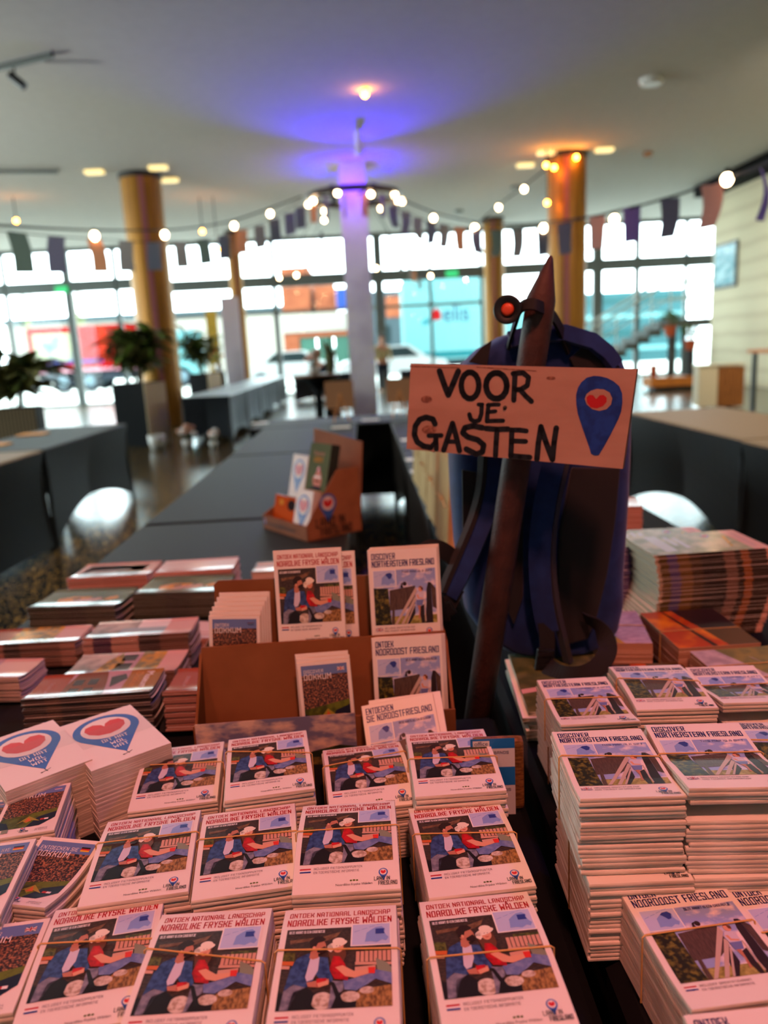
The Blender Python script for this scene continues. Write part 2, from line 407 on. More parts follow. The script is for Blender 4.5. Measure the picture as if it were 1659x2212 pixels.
column(-3.66, 24.2, .20, 'slim pale gold column in front of the glass')
M('post_white', (214,206,206), 0.6, 0.3, n=(1.4, (196,186,190), .45, .6))
m_ = MB(); m_.b2((-.27, 16.3, 0), (.27, 16.84, ZC-.001), MATS['post_white']); o = struct(m_, 'column'); o['label'] = 'square white post with a ring of lamps near the top'
# ================================================================== OUTSIDE
M('pavement', (190,188,182), 0.9, 0.1, n=(0.5, (176,174,168), .4, .6)); M('asphalt', (120,120,120), 0.9, 0.1)
m_ = MB(); m_.b2((-70, YW+.2, -.3), (70, 120, -.05), MATS['pavement']); m_.b2((-70, -40, -.3), (XL-.21, YW+.199, -.05), MATS['pavement']); o = struct(m_, 'ground_pavement')
M('truck_red', (116,3,5), 0.7, 0.05); M('truck_orange', (140,30,14), 0.7, 0.05); M('poster_pale', (120,120,96), 0.7, 0.05, n=(1.1, (60,76,100), .5, .62)); M('poster_blue', (44,44,110), 0.7, 0.05)
M('truck_pink', (150,96,106), 0.7, 0.05); M('tyre', (24,27,34), 0.8, 0.05); M('hub', (80,96,104), 0.6, 0.1); M('chassis', (44,50,58), 0.7, 0.05); M('car_white', (150,150,150), 0.5, 0.2); M('car_glass', (20,30,32), 0.3, 0.2)
M('elis_white', (84,126,128), 0.6, 0.05); M('teal', (10,80,86), 0.6, 0.05); M('logo_red', (120,8,12), 0.6, 0.05); M('logo_blue', (26,50,76), 0.6, 0.05); M('logo_cyan', (22,90,98), 0.6, 0.05)
def wheel(t, x, y, z, r, w=.3):
    wm = MB(); wm.lathe([(r*.5, -w/2), (r*.92, -w/2), (r, -w/2+.05), (r, w/2-.05), (r*.92, w/2), (r*.5, w/2)], (x, y, z), MATS['tyre'], 20, 'Y'); o = wm.build('wheel', t)
    hm = MB(); hm.lathe([(r*.55, -.02), (r*.45, .03), (r*.1, .06)], (x, y-w/2-.02, z), MATS['hub'], 16, 'Y'); hm.build('hub_cap', o)
t = thing('truck', 'red lorry with a printed panel parked outside the glass doors', 'truck', (-13.4, 39.5, 0))
m_ = MB(); m_.b2((-2.6, -1.2, 1.15), (3.7, 1.2, 3.15), MATS['truck_red']); m_.b2((-2.4, -1.25, 1.0), (3.6, 1.15, 1.15), MATS['truck_pink']); b_ = m_.build('cargo_box', t)
m_ = MB(); m_.b2((-2.35, -1.23, 1.5), (-.15, -1.2, 2.85), MATS['poster_pale']); m_.b2((-2.3, -1.235, 1.42), (.9, -1.2, 1.55), MATS['poster_blue']); m_.b2((.75, -1.23, 1.45), (1.2, -1.2, 3.1), MATS['truck_orange']); m_.build('side_print', b_)
m_ = MB(); m_.face([(1.7, -1.235, 2.2), (2.7, -1.235, 2.75), (3.6, -1.235, 2.6), (3.6, -1.235, 1.6), (2.6, -1.235, 1.3), (2.3, -1.235, 1.9)], MATS['truck_pink']); m_.build('side_emblem', b_)
m_ = MB(); m_.b2((-2.4, -.9, .55), (5.2, .9, 1.0), MATS['chassis']); m_.build('chassis', t)
m_ = MB(); m_.b2((3.85, -1.15, .6), (5.3, 1.15, 2.7), MATS['elis_white'], bev=.12); m_.build('cab', t)
for x in (-1.2, .1, 4.6): wheel(t, x, -1.0, .52, .5); wheel(t, x, 1.0, .52, .5)
t = thing('delivery_truck', 'pale lorry with a red heart-like mark and teal stripe across the street', 'truck', (3.63, 35.3, 0))
m_ = MB(); m_.b2((-1.75, -1.3, .75), (2.3, 1.3, 4.1), MATS['elis_white']); b_ = m_.build('cargo_box', t)
pr = Print(1, 1); ptext(pr, 'elis', -.05, 2.35, 1.1, MATS['logo_blue'], 1, 1.1)
pr.poly([(-.55,2.75),(-.35,2.95),(-.15,2.75),(-.15,2.45),(-.4,2.4),(-.6,2.55)], MATS['logo_red'], 1); pr.poly([(-.95,2.4),(-.6,2.55),(-.7,2.3),(-.95,2.25)], MATS['logo_cyan'], 1); pr.rect(-1.6, .85, 2.2, 1.08, MATS['teal'], 1)
m_ = MB()
for pts, mt, ly in pr.items: m_.face([(x, -1.31, z) for x, z in pts], mt)
m_.build('side_print', b_)
m_ = MB(); m_.b2((-1.7, -1.0, .45), (2.2, 1.0, .75), MATS['chassis']); m_.build('chassis', t)
m_ = MB(); m_.b2((2.4, -1.2, .5), (4.2, 1.2, 2.8), MATS['elis_white'], bev=.12); m_.build('cab', t)
for x in (-1.0, 1.5, 3.3): wheel(t, x, -1.05, .48, .46); wheel(t, x, 1.05, .48, .46)
def car(x, y, rz, lab):
    t = thing('car', lab, 'car', (x, y, 0), rz)
    m_ = MB(); prof = [(-2.1, .35), (-2.15, .75), (-1.9, .92), (-1.3, .98), (-.75, 1.42), (.55, 1.45), (1.25, .98), (2.0, .82), (2.15, .6), (2.1, .3)]
    n = len(prof); vs = [(a, -.85, b) for a, b in prof]+[(a, .85, b) for a, b in prof]
    m_.raw(vs, [tuple(range(n)), tuple(range(2*n-1, n-1, -1))]+[(i, i+n, (i+1) % n+n, (i+1) % n) for i in range(n)], MATS['car_white']); m_.build('body', t)
    for s in (-1, 1):
        m_ = MB(); q = [(-1.1, .99), (-.68, 1.36), (.5, 1.38), (1.0, .99)]
        m_.face([(a, s*.856, b) for a, b in (q if s > 0 else q[::-1])], MATS['car_glass']); m_.build('side_window', t)
    for wx in (-1.3, 1.35):
        for s in (-1, 1): wheel(t, wx, s*.78, .32, .32, .2)
car(-3.0, 33.5, .05, 'white car parked outside in front of the orange brick shop'); car(1.2, 31.5, .1, 'white car outside beside the pale lorry')
M('brick_orange', (120,66,44), 0.9, 0.05, n=(2.0, (106,56,38), .4, .6)); M('stone_pale', (128,122,114), 0.9, 0.05); M('shop_glass', (48,80,68), 0.5, 0.1); M('facade_grey', (52,62,66), 0.8, 0.05); M('sign_blue', (34,54,110), 0.6, 0.05)
t = thing('building', 'orange brick shop building across the street', 'building', (-2.7, 46, -.05))
m_ = MB(); m_.b2((-1.75, 0, 3.6), (-.1, 5, 6.2), MATS['brick_orange']); m_.b2((.15, .2, 3.6), (1.3, 5, 5.2), MATS['brick_orange']); m_.build('upper_wall', t)
m_ = MB(); m_.b2((-1.8, -.1, 2.55), (2.6, 5, 3.6), MATS['stone_pale']); m_.build('fascia', t)
m_ = MB(); m_.b2((-1.8, 0, 0), (-.9, 5, 2.55), MATS['brick_orange']); m_.b2((-.9, 0, 2.25), (2.6, 5, 2.55), MATS['brick_orange']); m_.b2((2.1, 0, 0), (2.6, 5, 2.25), MATS['brick_orange']); m_.build('shop_front', t)
for x in (-.85, .15, 1.15):
    m_ = MB(); m_.b2((x, .1, .1), (x+.92, .3, 2.24), MATS['shop_glass']); m_.build('shop_window', t)
m_ = MB(); m_.b2((1.4, -.15, 3.7), (2.6, 0, 4.9), MATS['sign_blue']); m_.build('sign_panel', t)
t = thing('building', 'grey narrow house front beside the pale lorry', 'building', (1.5, 42.5, -.05))
m_ = MB(); m_.b2((-.85, 0, 0), (.85, 4, 4.4), MATS['facade_grey']); m_.build('wall', t)
m_ = MB(); m_.b2((-.1, -.05, 3.0), (.75, 0, 4.1), MATS['brick_orange']); m_.build('brick_panel', t)
for z in (.4, 1.7): 
    m_ = MB(); m_.b2((-.6, -.04, z), (.1, 0, z+.9), MATS['car_glass']); m_.build('window', t)
M('teal_glass', (36,72,76), 0.5, 0.1); M('teal_band', (24,62,64), .5, .1)
t = thing('building', 'teal glazed building seen through the stair', 'building', (14.6, 42, -.05))
m_ = MB(); m_.b2((-3.0, 0, 0), (2.9, 4, 3.7), MATS['teal_glass']); m_.build('wall', t)
for k in range(4):
    m_ = MB(); m_.b2((-3.02, -.06, .6+k*.85), (2.92, -.001, .85+k*.85), MATS['teal_band' if k % 2 else 'elis_white']); m_.build('band', t)
t = thing('building', 'long pale building far beyond the red lorry', 'building', (-9, 70, -.05))
m_ = MB(); m_.b2((-22, 0, 0), (3, 5, 5.0), MATS['stone_pale']); m_.build('wall', t)
m_ = MB(); m_.b2((-22.2, -.3, 5.0), (3.2, 5.2, 5.5), MATS['facade_grey']); m_.build('roof', t)
# street trees behind the red lorry
M('bark', (120,104,80), 0.9, 0.1); M('leaf_yellow', (120,128,60), 0.7, 0.2); M('leaf_dark', (50,64,30), 0.5, 0.35, n=(9, (84,92,40), .4, .65)); M('leaf_olive', (120,116,60), 0.5, 0.35, n=(9, (60,68,34), .4, .65)); M('leaf_light', (120,150,60), 0.5, 0.3)
def leaf(mb, p, d, L, w, mat, droop=.3, seg=5):
    d = Vector(d).normalized(); side = d.cross(Vector((0, 0, 1)))
    side = side.normalized() if side.length > .05 else Vector((1, 0, 0))
    pts = []; q = Vector(p)
    for i in range(seg+1):
        t = i/seg; pts.append((q.copy(), max(.002, w*math.sin(math.pi*(.08+.9*t))**.8*.5))); dd = (d+Vector((0, 0, -droop*t*1.6))).normalized(); q = q+dd*L/seg
    vs = []
    for q, ww in pts: vs += [q-side*ww+Vector((0, 0, ww*.35)), q, q+side*ww+Vector((0, 0, ww*.35))]
    fs = []
    for i in range(seg):
        for k in (0, 1): fs.append((i*3+k, i*3+k+1, i*3+k+4, i*3+k+3))
    mb.raw(vs, fs, mat)
def plant(root, z0, h, spread, n, L, w, mats, rnd, stems=5):
    st = MB(); lf = MB(); 
    for k in range(stems):
        a = rnd.random()*6.28; tip = Vector((math.cos(a)*spread*rnd.uniform(.2, .6), math.sin(a)*spread*rnd.uniform(.2, .6), z0+h*rnd.uniform(.6, 1)))
        b = Vector((math.cos(a)*.06, math.sin(a)*.06, z0)); mid = (b+tip)/2+Vector((0, 0, h*.1))
        st.tube([b, mid, tip], [.014, .012, .006], MATS['bark'], 6)
        for i in range(n//stems):
            t = rnd.uniform(.25, 1); p = b.lerp(tip, t)+Vector((0, 0, h*.1*math.sin(math.pi*t)))
            an = rnd.random()*6.28; up = rnd.uniform(-.1, .9)
            leaf(lf, p, (math.cos(an), math.sin(an), up), L*rnd.uniform(.6, 1.2), w*rnd.uniform(.7, 1.2), MATS[rnd.choice(mats)], rnd.uniform(.2, .7))
    st.build('stem', root); lf.build('foliage', root)
for k, (x, y, h) in enumerate(((-18.3, 52, 6.0), (-24, 58, 7.0))):
    t = thing('street_tree', ['thin yellow-green street tree behind the red lorry', 'bare pale street tree at the far end of the road'][k], 'tree', (x, y, -.05)); rn = random.Random(k)
    m_ = MB(); m_.tube([(0, 0, 0), (.05, 0, h*.5), (-.1, 0, h)], [.12, .09, .03], MATS['bark'], 8); m_.build('trunk', t)
    m_ = MB()
    for i in range(70):
        a = rn.random()*6.28; z = h*rn.uniform(.45, 1); leaf(m_, (math.cos(a)*.3*rn.random(), math.sin(a)*.3*rn.random(), z), (math.cos(a), math.sin(a), rn.uniform(0, 1)), .5, .18, MATS['leaf_yellow'])
    m_.build('foliage', t)
# ================================================================== FAR HALF OF THE HALL
def cloth_mat(name, c, rough=.55, sh=.2, sp=.3): return M(name, c, rough, sp, bump=(260, .06), sheen=sh)
cloth_mat('black_cloth', (12,13,15), .8, 0, .12); cloth_mat('grey_cloth', (27,28,28), .6, .04, .14); cloth_mat('blue_cloth', (34,40,46), .5, .1, .25); cloth_mat('blue_lit_top', (84,98,102), .45, .1, .4); cloth_mat('tan_lit_top', (112,92,68), .6, .05, .15)  # paler blue and tan tops put the light on the covers into their colour
def table(x0, x1, y0, y1, lab, cat='table', group=None, mat='grey_cloth', zt=.75, arc=.42, pinch=.06, topmat=None):
    """trestle table under a stretch cover: flat top, sides pulled in towards the feet, arched hems"""
    t = thing('covered_table', lab, cat, ((x0+x1)/2, (y0+y1)/2, 0), group=group)
    hx, hy = (x1-x0)/2, (y1-y0)/2; mt = MATS[mat]; tm = MATS[topmat or mat]
    m_ = MB(); r = .012
    m_.raw([(-hx+r, -hy+r, zt), (hx-r, -hy+r, zt), (hx-r, hy-r, zt), (-hx+r, hy-r, zt), (-hx, -hy, zt-r), (hx, -hy, zt-r), (hx, hy, zt-r), (-hx, hy, zt-r)],
           [(0, 1, 2, 3), (4, 5, 1, 0), (5, 6, 2, 1), (6, 7, 3, 2), (7, 4, 0, 3)], tm)
    C = [(-hx, -hy), (hx, -hy), (hx, hy), (-hx, hy)]
    for k in range(4):
        a, b = Vector((*C[k], 0)), Vector((*C[(k+1) % 4], 0)); nrm = Vector(((b-a).y, -(b-a).x, 0)).normalized(); L = (b-a).length
        nu, nv = 16, 8; vs = []
        am = min(arc, L*.45)
        for j in range(nv+1):
            v = j/nv
            for i in range(nu+1):
                u = i/nu; s = 2*u-1
                zb = .03+min(am, arc*.5)*max(0, 1-abs(s)**2.0)
                z = (zt-r)+(zb-(zt-r))*v
                drop = (zt-z)/zt
                inset = pinch*math.sin(math.pi*min(1, drop))*1.0+.035*drop*(1-abs(s))
                uu = u+(-s)*pinch*.5*math.sin(math.pi*min(1, drop*1.05))/L*2*abs(s)**3
                p = a+(b-a)*uu-nrm*inset*(.35+.65*(1-abs(s))); vs.append((p.x, p.y, z))
        m_.raw(vs, [(j*(nu+1)+i, (j+1)*(nu+1)+i, (j+1)*(nu+1)+i+1, j*(nu+1)+i+1) for j in range(nv) for i in range(nu)], mt)
    m_.build('stretch_cover', t, smooth=False)
    for (cx, cy) in C:
        l = MB(); q = .93 if hx > .5 else .88; l.tube([(cx*.93, cy*.96, zt-.03), (cx*.96, cy*.985, 0)], .018, MATS['dark_metal'], 8); l.build('leg', t)
    return t
G1 = 'covered tables in the two centre rows'
table(-.86, -.075, 2.84, 4.72, 'dark covered table with the cardboard counter display row, second from the front', group=G1)
table(-.86, -.075, 4.74, 6.42, 'dark covered table in the centre row just before the cross table with easels', group=G1)
table(-.86, -.075, 1.20, 2.82, 'dark covered table carrying the cardboard counter display and the glossy leaflet stacks', group=G1)
table(.205, .98, 2.70, 4.58, 'covered table beside the kraft bags, second in the row with the backpack', group=G1)
table(.205, .98, 4.60, 6.42, 'covered table with white cards, third in the row with the backpack', group=G1)
table(-.98, 1.05, 6.44, 7.22, 'covered cross table at the end of both centre rows with easels on it', arc=.2)
table(-3.16, -2.38, 5.72, 7.75, 'covered side table with a tan mat in front of the slatted planter', arc=.40, topmat='grey_cloth')
table(-3.16, -2.38, 3.72, 5.68, 'covered side table closest to us along the aisle of speckled floor', arc=.04, topmat='tan_lit_top')
table(2.10, 2.88, 4.24, 6.15, 'covered side table beyond the backpack, its top lit tan', arc=.40, topmat='tan_lit_top')
table(2.08, 2.86, 2.30, 4.21, 'covered side table beside the thick magazine stack', arc=.40, topmat='tan_lit_top')
for k in range(5):
    table(-2.92, -2.14, 12.4+k*1.87, 14.25+k*1.87, ['first', 'second', 'third', 'fourth', 'last'][k]+' covered table of the bluish row leading to the windows', mat='blue_cloth', topmat='blue_lit_top', arc=.22, group='bluish row of covered tables')
table(-1.95, .05, 21.6, 22.4, 'covered far table in front of the seated person', mat='blue_cloth', arc=.25)
table(1.0, 3.6, 21.0, 21.8, 'covered far table beyond the white post', mat='blue_cloth', arc=.25)
M('tan_mat', (196,142,84), .8, .2)
for i, (x, y) in enumerate(((-3.0, 7.0), (-2.98, 6.2))):
    m_ = MB(); m_.b2((-.12, -.09, 0), (.12, .09, .012), MATS['tan_mat'], bev=.004); o = m_.build('place_mat', loc=(x, y, .7505)); tag(o, ['small tan mat on the side table closer to the windows', 'small tan mat on the near end of the side table by the aisle'][i], 'mat')
# planters -------------------------------------------------------------
M('planter_dark', (20,19,21), .7, .1); M('planter_beige', (206,184,146), .7, .3); M('soil', (40,30,24), .9, .1); M('slat_wood', (120,100,74), .6, .3); M('slat_gap', (38,32,28), .8, .2)
def planter(x, y, rz, w, d, h, lab, slat=False):
    t = thing('planter', lab, 'planter', (x, y, 0), rz)
    m_ = MB(); m_.b2((-w/2, -d/2, 0), (w/2, d/2, h), MATS['slat_gap' if slat else 'planter_dark'])
    m_.build('box', t)
    if slat:
        n = int(w/.06); s_ = MB()
        for i in range(n): s_.b2((-w/2+i*w/n+.006, -d/2-.015, .02), (-w/2+(i+1)*w/n-.012, -d/2, h), MATS['slat_wood'])
        s_.build('slat_panel', t)
    else:
        s_ = MB(); s_.b2((w/2, -d/2, 0), (w/2+.015, d/2, h+.004), MATS['planter_beige']); s_.build('side_panel', t)
    s_ = MB(); s_.b2((-w/2+.03, -d/2+.03, h), (w/2-.03, d/2-.03, h+.015), MATS['soil']); s_.build('soil', t)
    return t
planter(-3.66, 12.76, R(-24), .64, .52, 1.0, 'tall planter with a dark front and beige side below the gold column')
t = thing('potted_plant', 'bushy dark green plant in the dark and beige planter', 'plant', (-3.66, 12.76, 1.016)); plant(t, 0, .85, .8, 300, .5, .13, ['leaf_dark', 'leaf_olive', 'leaf_olive', 'leaf_light'], random.Random(3), 10)
planter(-3.55, 17.6, R(-24), .5, .5, 1.0, 'farther planter behind the end of the bluish table row')
t = thing('potted_plant', 'plant in the farther planter behind the gold column', 'plant', (-3.55, 17.6, 1.01)); plant(t, 0, .9, .8, 220, .45, .12, ['leaf_dark', 'leaf_olive', 'leaf_light'], random.Random(5), 8)
planter(-6.45, 14.6, R(8), .75, .6, .62, 'low slatted wooden planter beside the glass doors', slat=True)
t = thing('potted_plant', 'large-leaved plant in the slatted wooden planter', 'plant', (-6.45, 14.5, .636)); plant(t, 0, .8, 1.1, 120, .85, .3, ['leaf_olive', 'leaf_dark', 'leaf_olive'], random.Random(8), 7)
planter(-6.6, 11.8, R(8), .7, .5, .55, 'slatted wooden planter partly hidden by the covered side table', slat=True)
t = thing('potted_plant', 'broad-leaved plant spreading from the planter behind the side table', 'plant', (-6.7, 11.7, .56)); plant(t, 0, .75, 1.0, 90, .8, .28, ['leaf_olive', 'leaf_dark'], random.Random(9), 6)
# tall display boards
M('board_grey', (176,166,172), .6, .3); M('board_gold', (190,156,50), .5, .4); M('kraft', (176,120,78), .8, .2, n=(30, (164,108,68), .4, .6)); M('board_brown', (150,112,84), .8, .2)
t = thing('display_board', 'tall grey display panel beside the bluish table row', 'panel', (-3.25, 20, 0)); m_ = MB(); m_.b2((-.22, -.04, .1), (.22, .04, 2.8), MATS['board_grey']); m_.build('panel', t); m_ = MB(); m_.b2((-.25, -.2, 0), (.25, .2, .1), MATS['board_grey']); m_.build('foot', t)
t = thing('display_board', 'shorter yellow display panel next to the tall grey one', 'panel', (-3.76, 20.2, 0)); m_ = MB(); m_.b2((-.14, -.04, .1), (.14, .04, 2.5), MATS['board_gold']); m_.build('panel', t); m_ = MB(); m_.b2((-.16, -.2, 0), (.16, .2, .1), MATS['board_gold']); m_.build('foot', t)
# flowers and pots on the floor at the table row
M('white_glaze', (226,222,216), .3, .5); M('petal_white', (236,230,222), .7, .2); M('petal_pink', (226,170,150), .7, .2); M('petal_orange', (226,110,60), .7, .2)
def vase(x, y, z, r, h, lab, mat='white_glaze', fl=None, seed=0, fh=.3):
    t = thing('flower_pot', lab, 'flower pot', (x, y, z)); m_ = MB(); m_.lathe([(r*.75, 0), (r, h*.5), (r*1.05, h), (r*.9, h), (r*.85, h*.8)], (0, 0, 0), MATS[mat], 16); m_.build('pot', t, True)
    if fl:
        rn = random.Random(seed); f = MB(); s = MB()
        for k in range(14):
            a = rn.random()*6.28; rr = rn.random()*fh*.6; p = Vector((rr*math.cos(a), rr*math.sin(a), h+fh*rn.uniform(.4, 1))); s.tube([(0, 0, h*.8), p], .006, MATS['leaf_dark'], 5)
            f.sphere(p, .05, MATS[rn.choice(fl)], 8, (1, 1, .7))
        s.build('stem', t); f.build('flower', t)
    return t
vase(-3.25, 12.0, 0, .13, .22, 'white pot on the floor beside the beige planter')
vase(-2.78, 12.0, 0, .09, .12, 'low pot with pale flowers on the floor at the table end', fl=['petal_white', 'petal_pink'], seed=2, fh=.22)
vase(-2.35, 11.8, 0, .06, .1, 'small pot with pinkish flowers at the table corner', fl=['petal_pink', 'petal_white'], seed=4, fh=.16)
vase(-3.55, 19.4, 1.0, .1, .18, 'pot with orange flowers before the yellow panel', fl=['petal_orange', 'leaf_light'], seed=6, fh=.35)
t = thing('plant_stand', 'black plinth under the orange flowers', 'stand', (-3.55, 19.4, 0)); m_ = MB(); m_.b2((-.14, -.14, 0), (.14, .14, 1.0), MATS['planter_dark']); m_.build('plinth', t)
t = thing('bistro_table', 'small black high table with pale flowers before the white post', 'table', (-.62, 10.6, 0)); m_ = MB(); m_.lathe([(.26, 0), (.24, .03), (.06, .08), (.05, .85), (.2, .98), (.3, 1.0), (.3, 1.03)], (0, 0, 0), MATS['black_cloth'], 24); m_.build('pedestal', t); m_ = MB(); m_.lathe([(.31, 1.031), (.31, 1.05)], (0, 0, 0), MATS['board_brown'], 24); m_.build('table_top', t)
vase(-.66, 10.55, 1.051, .07, .12, 'white pot of pale flowers on the small high table', fl=['petal_white', 'petal_pink'], seed=9, fh=.2)
t = thing('dried_plant', 'tall dark dried plant beside the white post', 'plant', (-.55, 13.2, 0)); m_ = MB(); m_.lathe([(.1, 0), (.13, .3), (.06, .75), (.07, .8)], (0, 0, 0), MATS['planter_dark'], 16); m_.build('vase', t, True)
m_ = MB(); rn = random.Random(4)
for k in range(26): leaf(m_, (rn.uniform(-.03, .03), 0, .7+rn.random()*.5), (rn.uniform(-.25, .3), rn.uniform(-.2, .2), 1), .42, .07, MATS[rn.choice(['leaf_olive', 'bark', 'leaf_dark'])], .05)
m_.build('foliage', t)
# easels and cards on the cross table
def easel(x, y, rz, w, h, lab):
    t = thing('table_easel', lab, 'easel', (x, y, .7505), rz); wd = MATS['slat_oak']
    for s in (-1, 1):
        m_ = MB(); m_.tube([(s*.07, -.10, .0), (0, 0, .24)], .008, wd, 6); m_.build('leg', t)
    m_ = MB(); m_.tube([(0, .11, 0), (0, 0, .24)], .008, wd, 6); m_.build('leg', t)
    m_ = MB(); m_.b2((-.08, -.06, .085), (.08, -.045, .1), wd); m_.build('crossbar', t)
    b = thing('board', lab.replace('wooden easel', 'brown board').replace('holding', 'on the easel holding'), 'board', (x, y, .7505), rz)
    bpy.data.objects.remove(b)
    o = MB(); q = Matrix.Rotation(R(-14), 3, 'X'); o.box(q@Vector((0, .07, .19)), (w, .006, h), MATS['board_brown'], rot=q); ob = o.build('picture_board', loc=(x, y, .7505+.055), rz=rz)
    return ob
M('slat_oak', (170,110,60), .6, .3)
o = easel(-.21, 6.72, R(4), .25, .24, 'small wooden easel on the cross table, in front of the white post'); tag(o, 'brown board leaning on the easel in front of the white post', 'board')
o = easel(.31, 6.85, R(-4), .24, .22, 'small wooden easel on the cross table, partly behind the painted sign'); tag(o, 'brown board leaning on the easel partly behind the painted sign', 'board')
M('card_white', (226,222,220), .6, .3)
CARDS = [(-.95, 6.95, 'at the far end of the cross table'), (-.27, 5.48, 'alone on the third table of the left row'), (-.2, 6.15, 'lying between the easel and the gap'), (.04, 6.66, 'on the cross table above the dark gap'), (.28, 4.14, 'beside the painted sign, second from the bags'), (.28, 3.72, 'beside the painted sign, next to the kraft bags'), (.3, 5.06, 'beside the painted sign, third from the bags')]
for x, y, w in CARDS:
    m_ = MB(); m_.b2((-.075, -.05, 0), (.075, .05, .003), MATS['card_white']); o = m_.build('card', loc=(x, y, .751), rz=R(3)); tag(o, 'small white card '+w.replace('left row', 'row with the counter display'), 'card')
# right-hand side: bench, box, bar table, plants, picture, stairs
M('bench_orange', (206,126,44), .5, .4, n=(6, (186,108,36), .4, .6, (1, 6, 6))); M('box_wood', (150,92,40), .5, .4, n=(5, (120,70,28), .4, .6, (8, 8, 1))); M('box_cream', (206,192,160), .6, .3); M('bar_orange', (210,130,70), .5, .4)
t = thing('bench', 'low orange wooden bench in front of the stairs', 'bench', (7.65, 18.9, 0)); m_ = MB(); m_.b2((-.72, -.3, .1), (.72, .3, .32), MATS['bench_orange'], bev=.01); m_.build('seat_block', t); m_ = MB(); m_.b2((-.6, -.22, 0), (.6, .22, .1), MATS['dark_metal']); m_.build('plinth', t)
t = thing('wooden_crate', 'upright wooden crate with a pale side standing by the lined wall', 'box', (6.35, 13.9, 0), R(-12)); m_ = MB(); m_.b2((-.02, -.25, .03), (.42, .25, .72), MATS['box_wood']); m_.build('front_panel', t); m_ = MB(); m_.b2((-.34, -.24, .03), (-.021, .25, .74), MATS['box_cream']); m_.build('side_panel', t); m_ = MB(); m_.b2((-.36, -.27, .741), (.44, .27, .765), MATS['box_cream']); m_.build('lid', t)
for s in (-1, 1): m_ = MB(); m_.b2((s*.2-.03, -.2, 0), (s*.2+.03, .2, .03), MATS['dark_metal']); m_.build('foot', t)
t = thing('bar_table', 'high bar table with an orange wooden top at the lined wall', 'table', (6.75, 12.0, 0)); m_ = MB(); m_.b2((-.6, -.4, .98), (.6, .4, 1.03), MATS['bar_orange'], bev=.006); m_.build('table_top', t)
for sx in (-1, 1):
    for sy in (-1, 1): m_ = MB(); m_.b2((sx*.5-.03, sy*.33-.03, 0), (sx*.5+.03, sy*.33+.03, .98), MATS['frame_grey']); m_.build('leg', t)
M('terracotta', (176,84,50), .7, .2)
for k, (x, y, hh, lab) in enumerate(((7.45, 18.85, .95, 'green plant in a terracotta pot on the taller dark stand'), (7.98, 18.9, .6, 'green plant in a terracotta pot on the lower dark stand'))):
    t = thing('plant_stand', ['slim dark stand', 'short dark stand'][k]+' standing on the orange bench', 'stand', (x, y, .325)); m_ = MB(); m_.tube([(0, 0, 0), (0, 0, hh)], .05 if k == 0 else .1, MATS['dark_metal'], 10); m_.build('post', t)
    t = thing('potted_plant', lab, 'plant', (x, y, .325+hh+.001)); m_ = MB(); m_.lathe([(.1, 0), (.15, .25), (.13, .25)], (0, 0, 0), MATS['terracotta'], 14); m_.build('pot', t); plant(t, .25, .3, .3, 40, .28, .1, ['leaf_light', 'leaf_light', 'leaf_olive'], random.Random(20+k), 5)
vase(7.05, 18.8, .322, .09, .3, 'small terracotta pot on the end of the orange bench', 'terracotta')
M('pic_sea', (70,150,170), .3, .4, n=(2.2, (170,215,225), .42, .58, (1, 1, 3))); 
t = thing('framed_picture', 'blue and white seascape picture hanging on the lined wall', 'picture', (XR-.002, 20.0, 2.95)); m_ = MB(); m_.b2((-.05, -.62, -.55), (0, .62, .55), MATS['frame_grey']); m_.build('frame', t); m_ = MB(); m_.b2((-.056, -.54, -.47), (-.05, .54, .47), MATS['pic_sea']); m_.build('picture', t)
M('stair_grey', (82,84,80), .6, .3); M('rail_white', (200,204,200), .4, .4)
t = thing('staircase', 'open staircase with pale handrails in front of the far windows', 'stairs', (0, 22.5, 0))
for k in range(9):
    m_ = MB(); m_.b2((5.7+k*.33, -.7, .17*k+.10), (6.07+k*.33, .7, .17*k+.27), MATS['stair_grey']); m_.build('step', t)
m_ = MB(); m_.b2((8.6, -.8, 1.50), (12.0, .8, 1.72), MATS['stair_grey']); m_.build('landing', t)
for s in (-1, 1):
    m_ = MB(); m_.tube([(5.6, s*.7, 1.15), (8.6, s*.7, 2.75), (12, s*.7, 2.75)], .035, MATS['rail_white'], 8); m_.build('handrail', t)
    m_ = MB(); m_.tube([(5.6, s*.7, .75), (8.6, s*.7, 2.3), (12, s*.7, 2.3)], .02, MATS['rail_white'], 8); m_.build('lower_rail', t)
    for x, z0, z1 in ((5.75, .2, 1.2), (7.1, .85, 1.95), (8.6, 1.6, 2.75), (10.2, 1.7, 2.75)):
        m_ = MB(); m_.tube([(x, s*.7, z0), (x, s*.7, z1)], .025, MATS['rail_white'], 8); m_.build('baluster', t)
for x in (7.35, 9.0, 9.3): m_ = MB(); m_.b2((x-.06, -.06, 0), (x+.06, .06, .95 if x < 8 else 1.5), MATS['stair_grey']); m_.build('support', t)
# exit signs on the transom
M('exit_green', (20,110,60), .5, .3, emit=(60,200,120), estr=.5)
for x, w in ((-9.5, 'above the glass doors behind the gold column'), (3.05, 'above the pale lorry')):
    m_ = MB(); m_.b2((-.2, -.04, -.1), (.2, 0, .1), MATS['exit_green']); o = m_.build('exit_sign', loc=(x, YW-.125, 3.72 if x < 0 else 3.6)); tag(o, 'green exit sign on the beam '+w, 'sign')
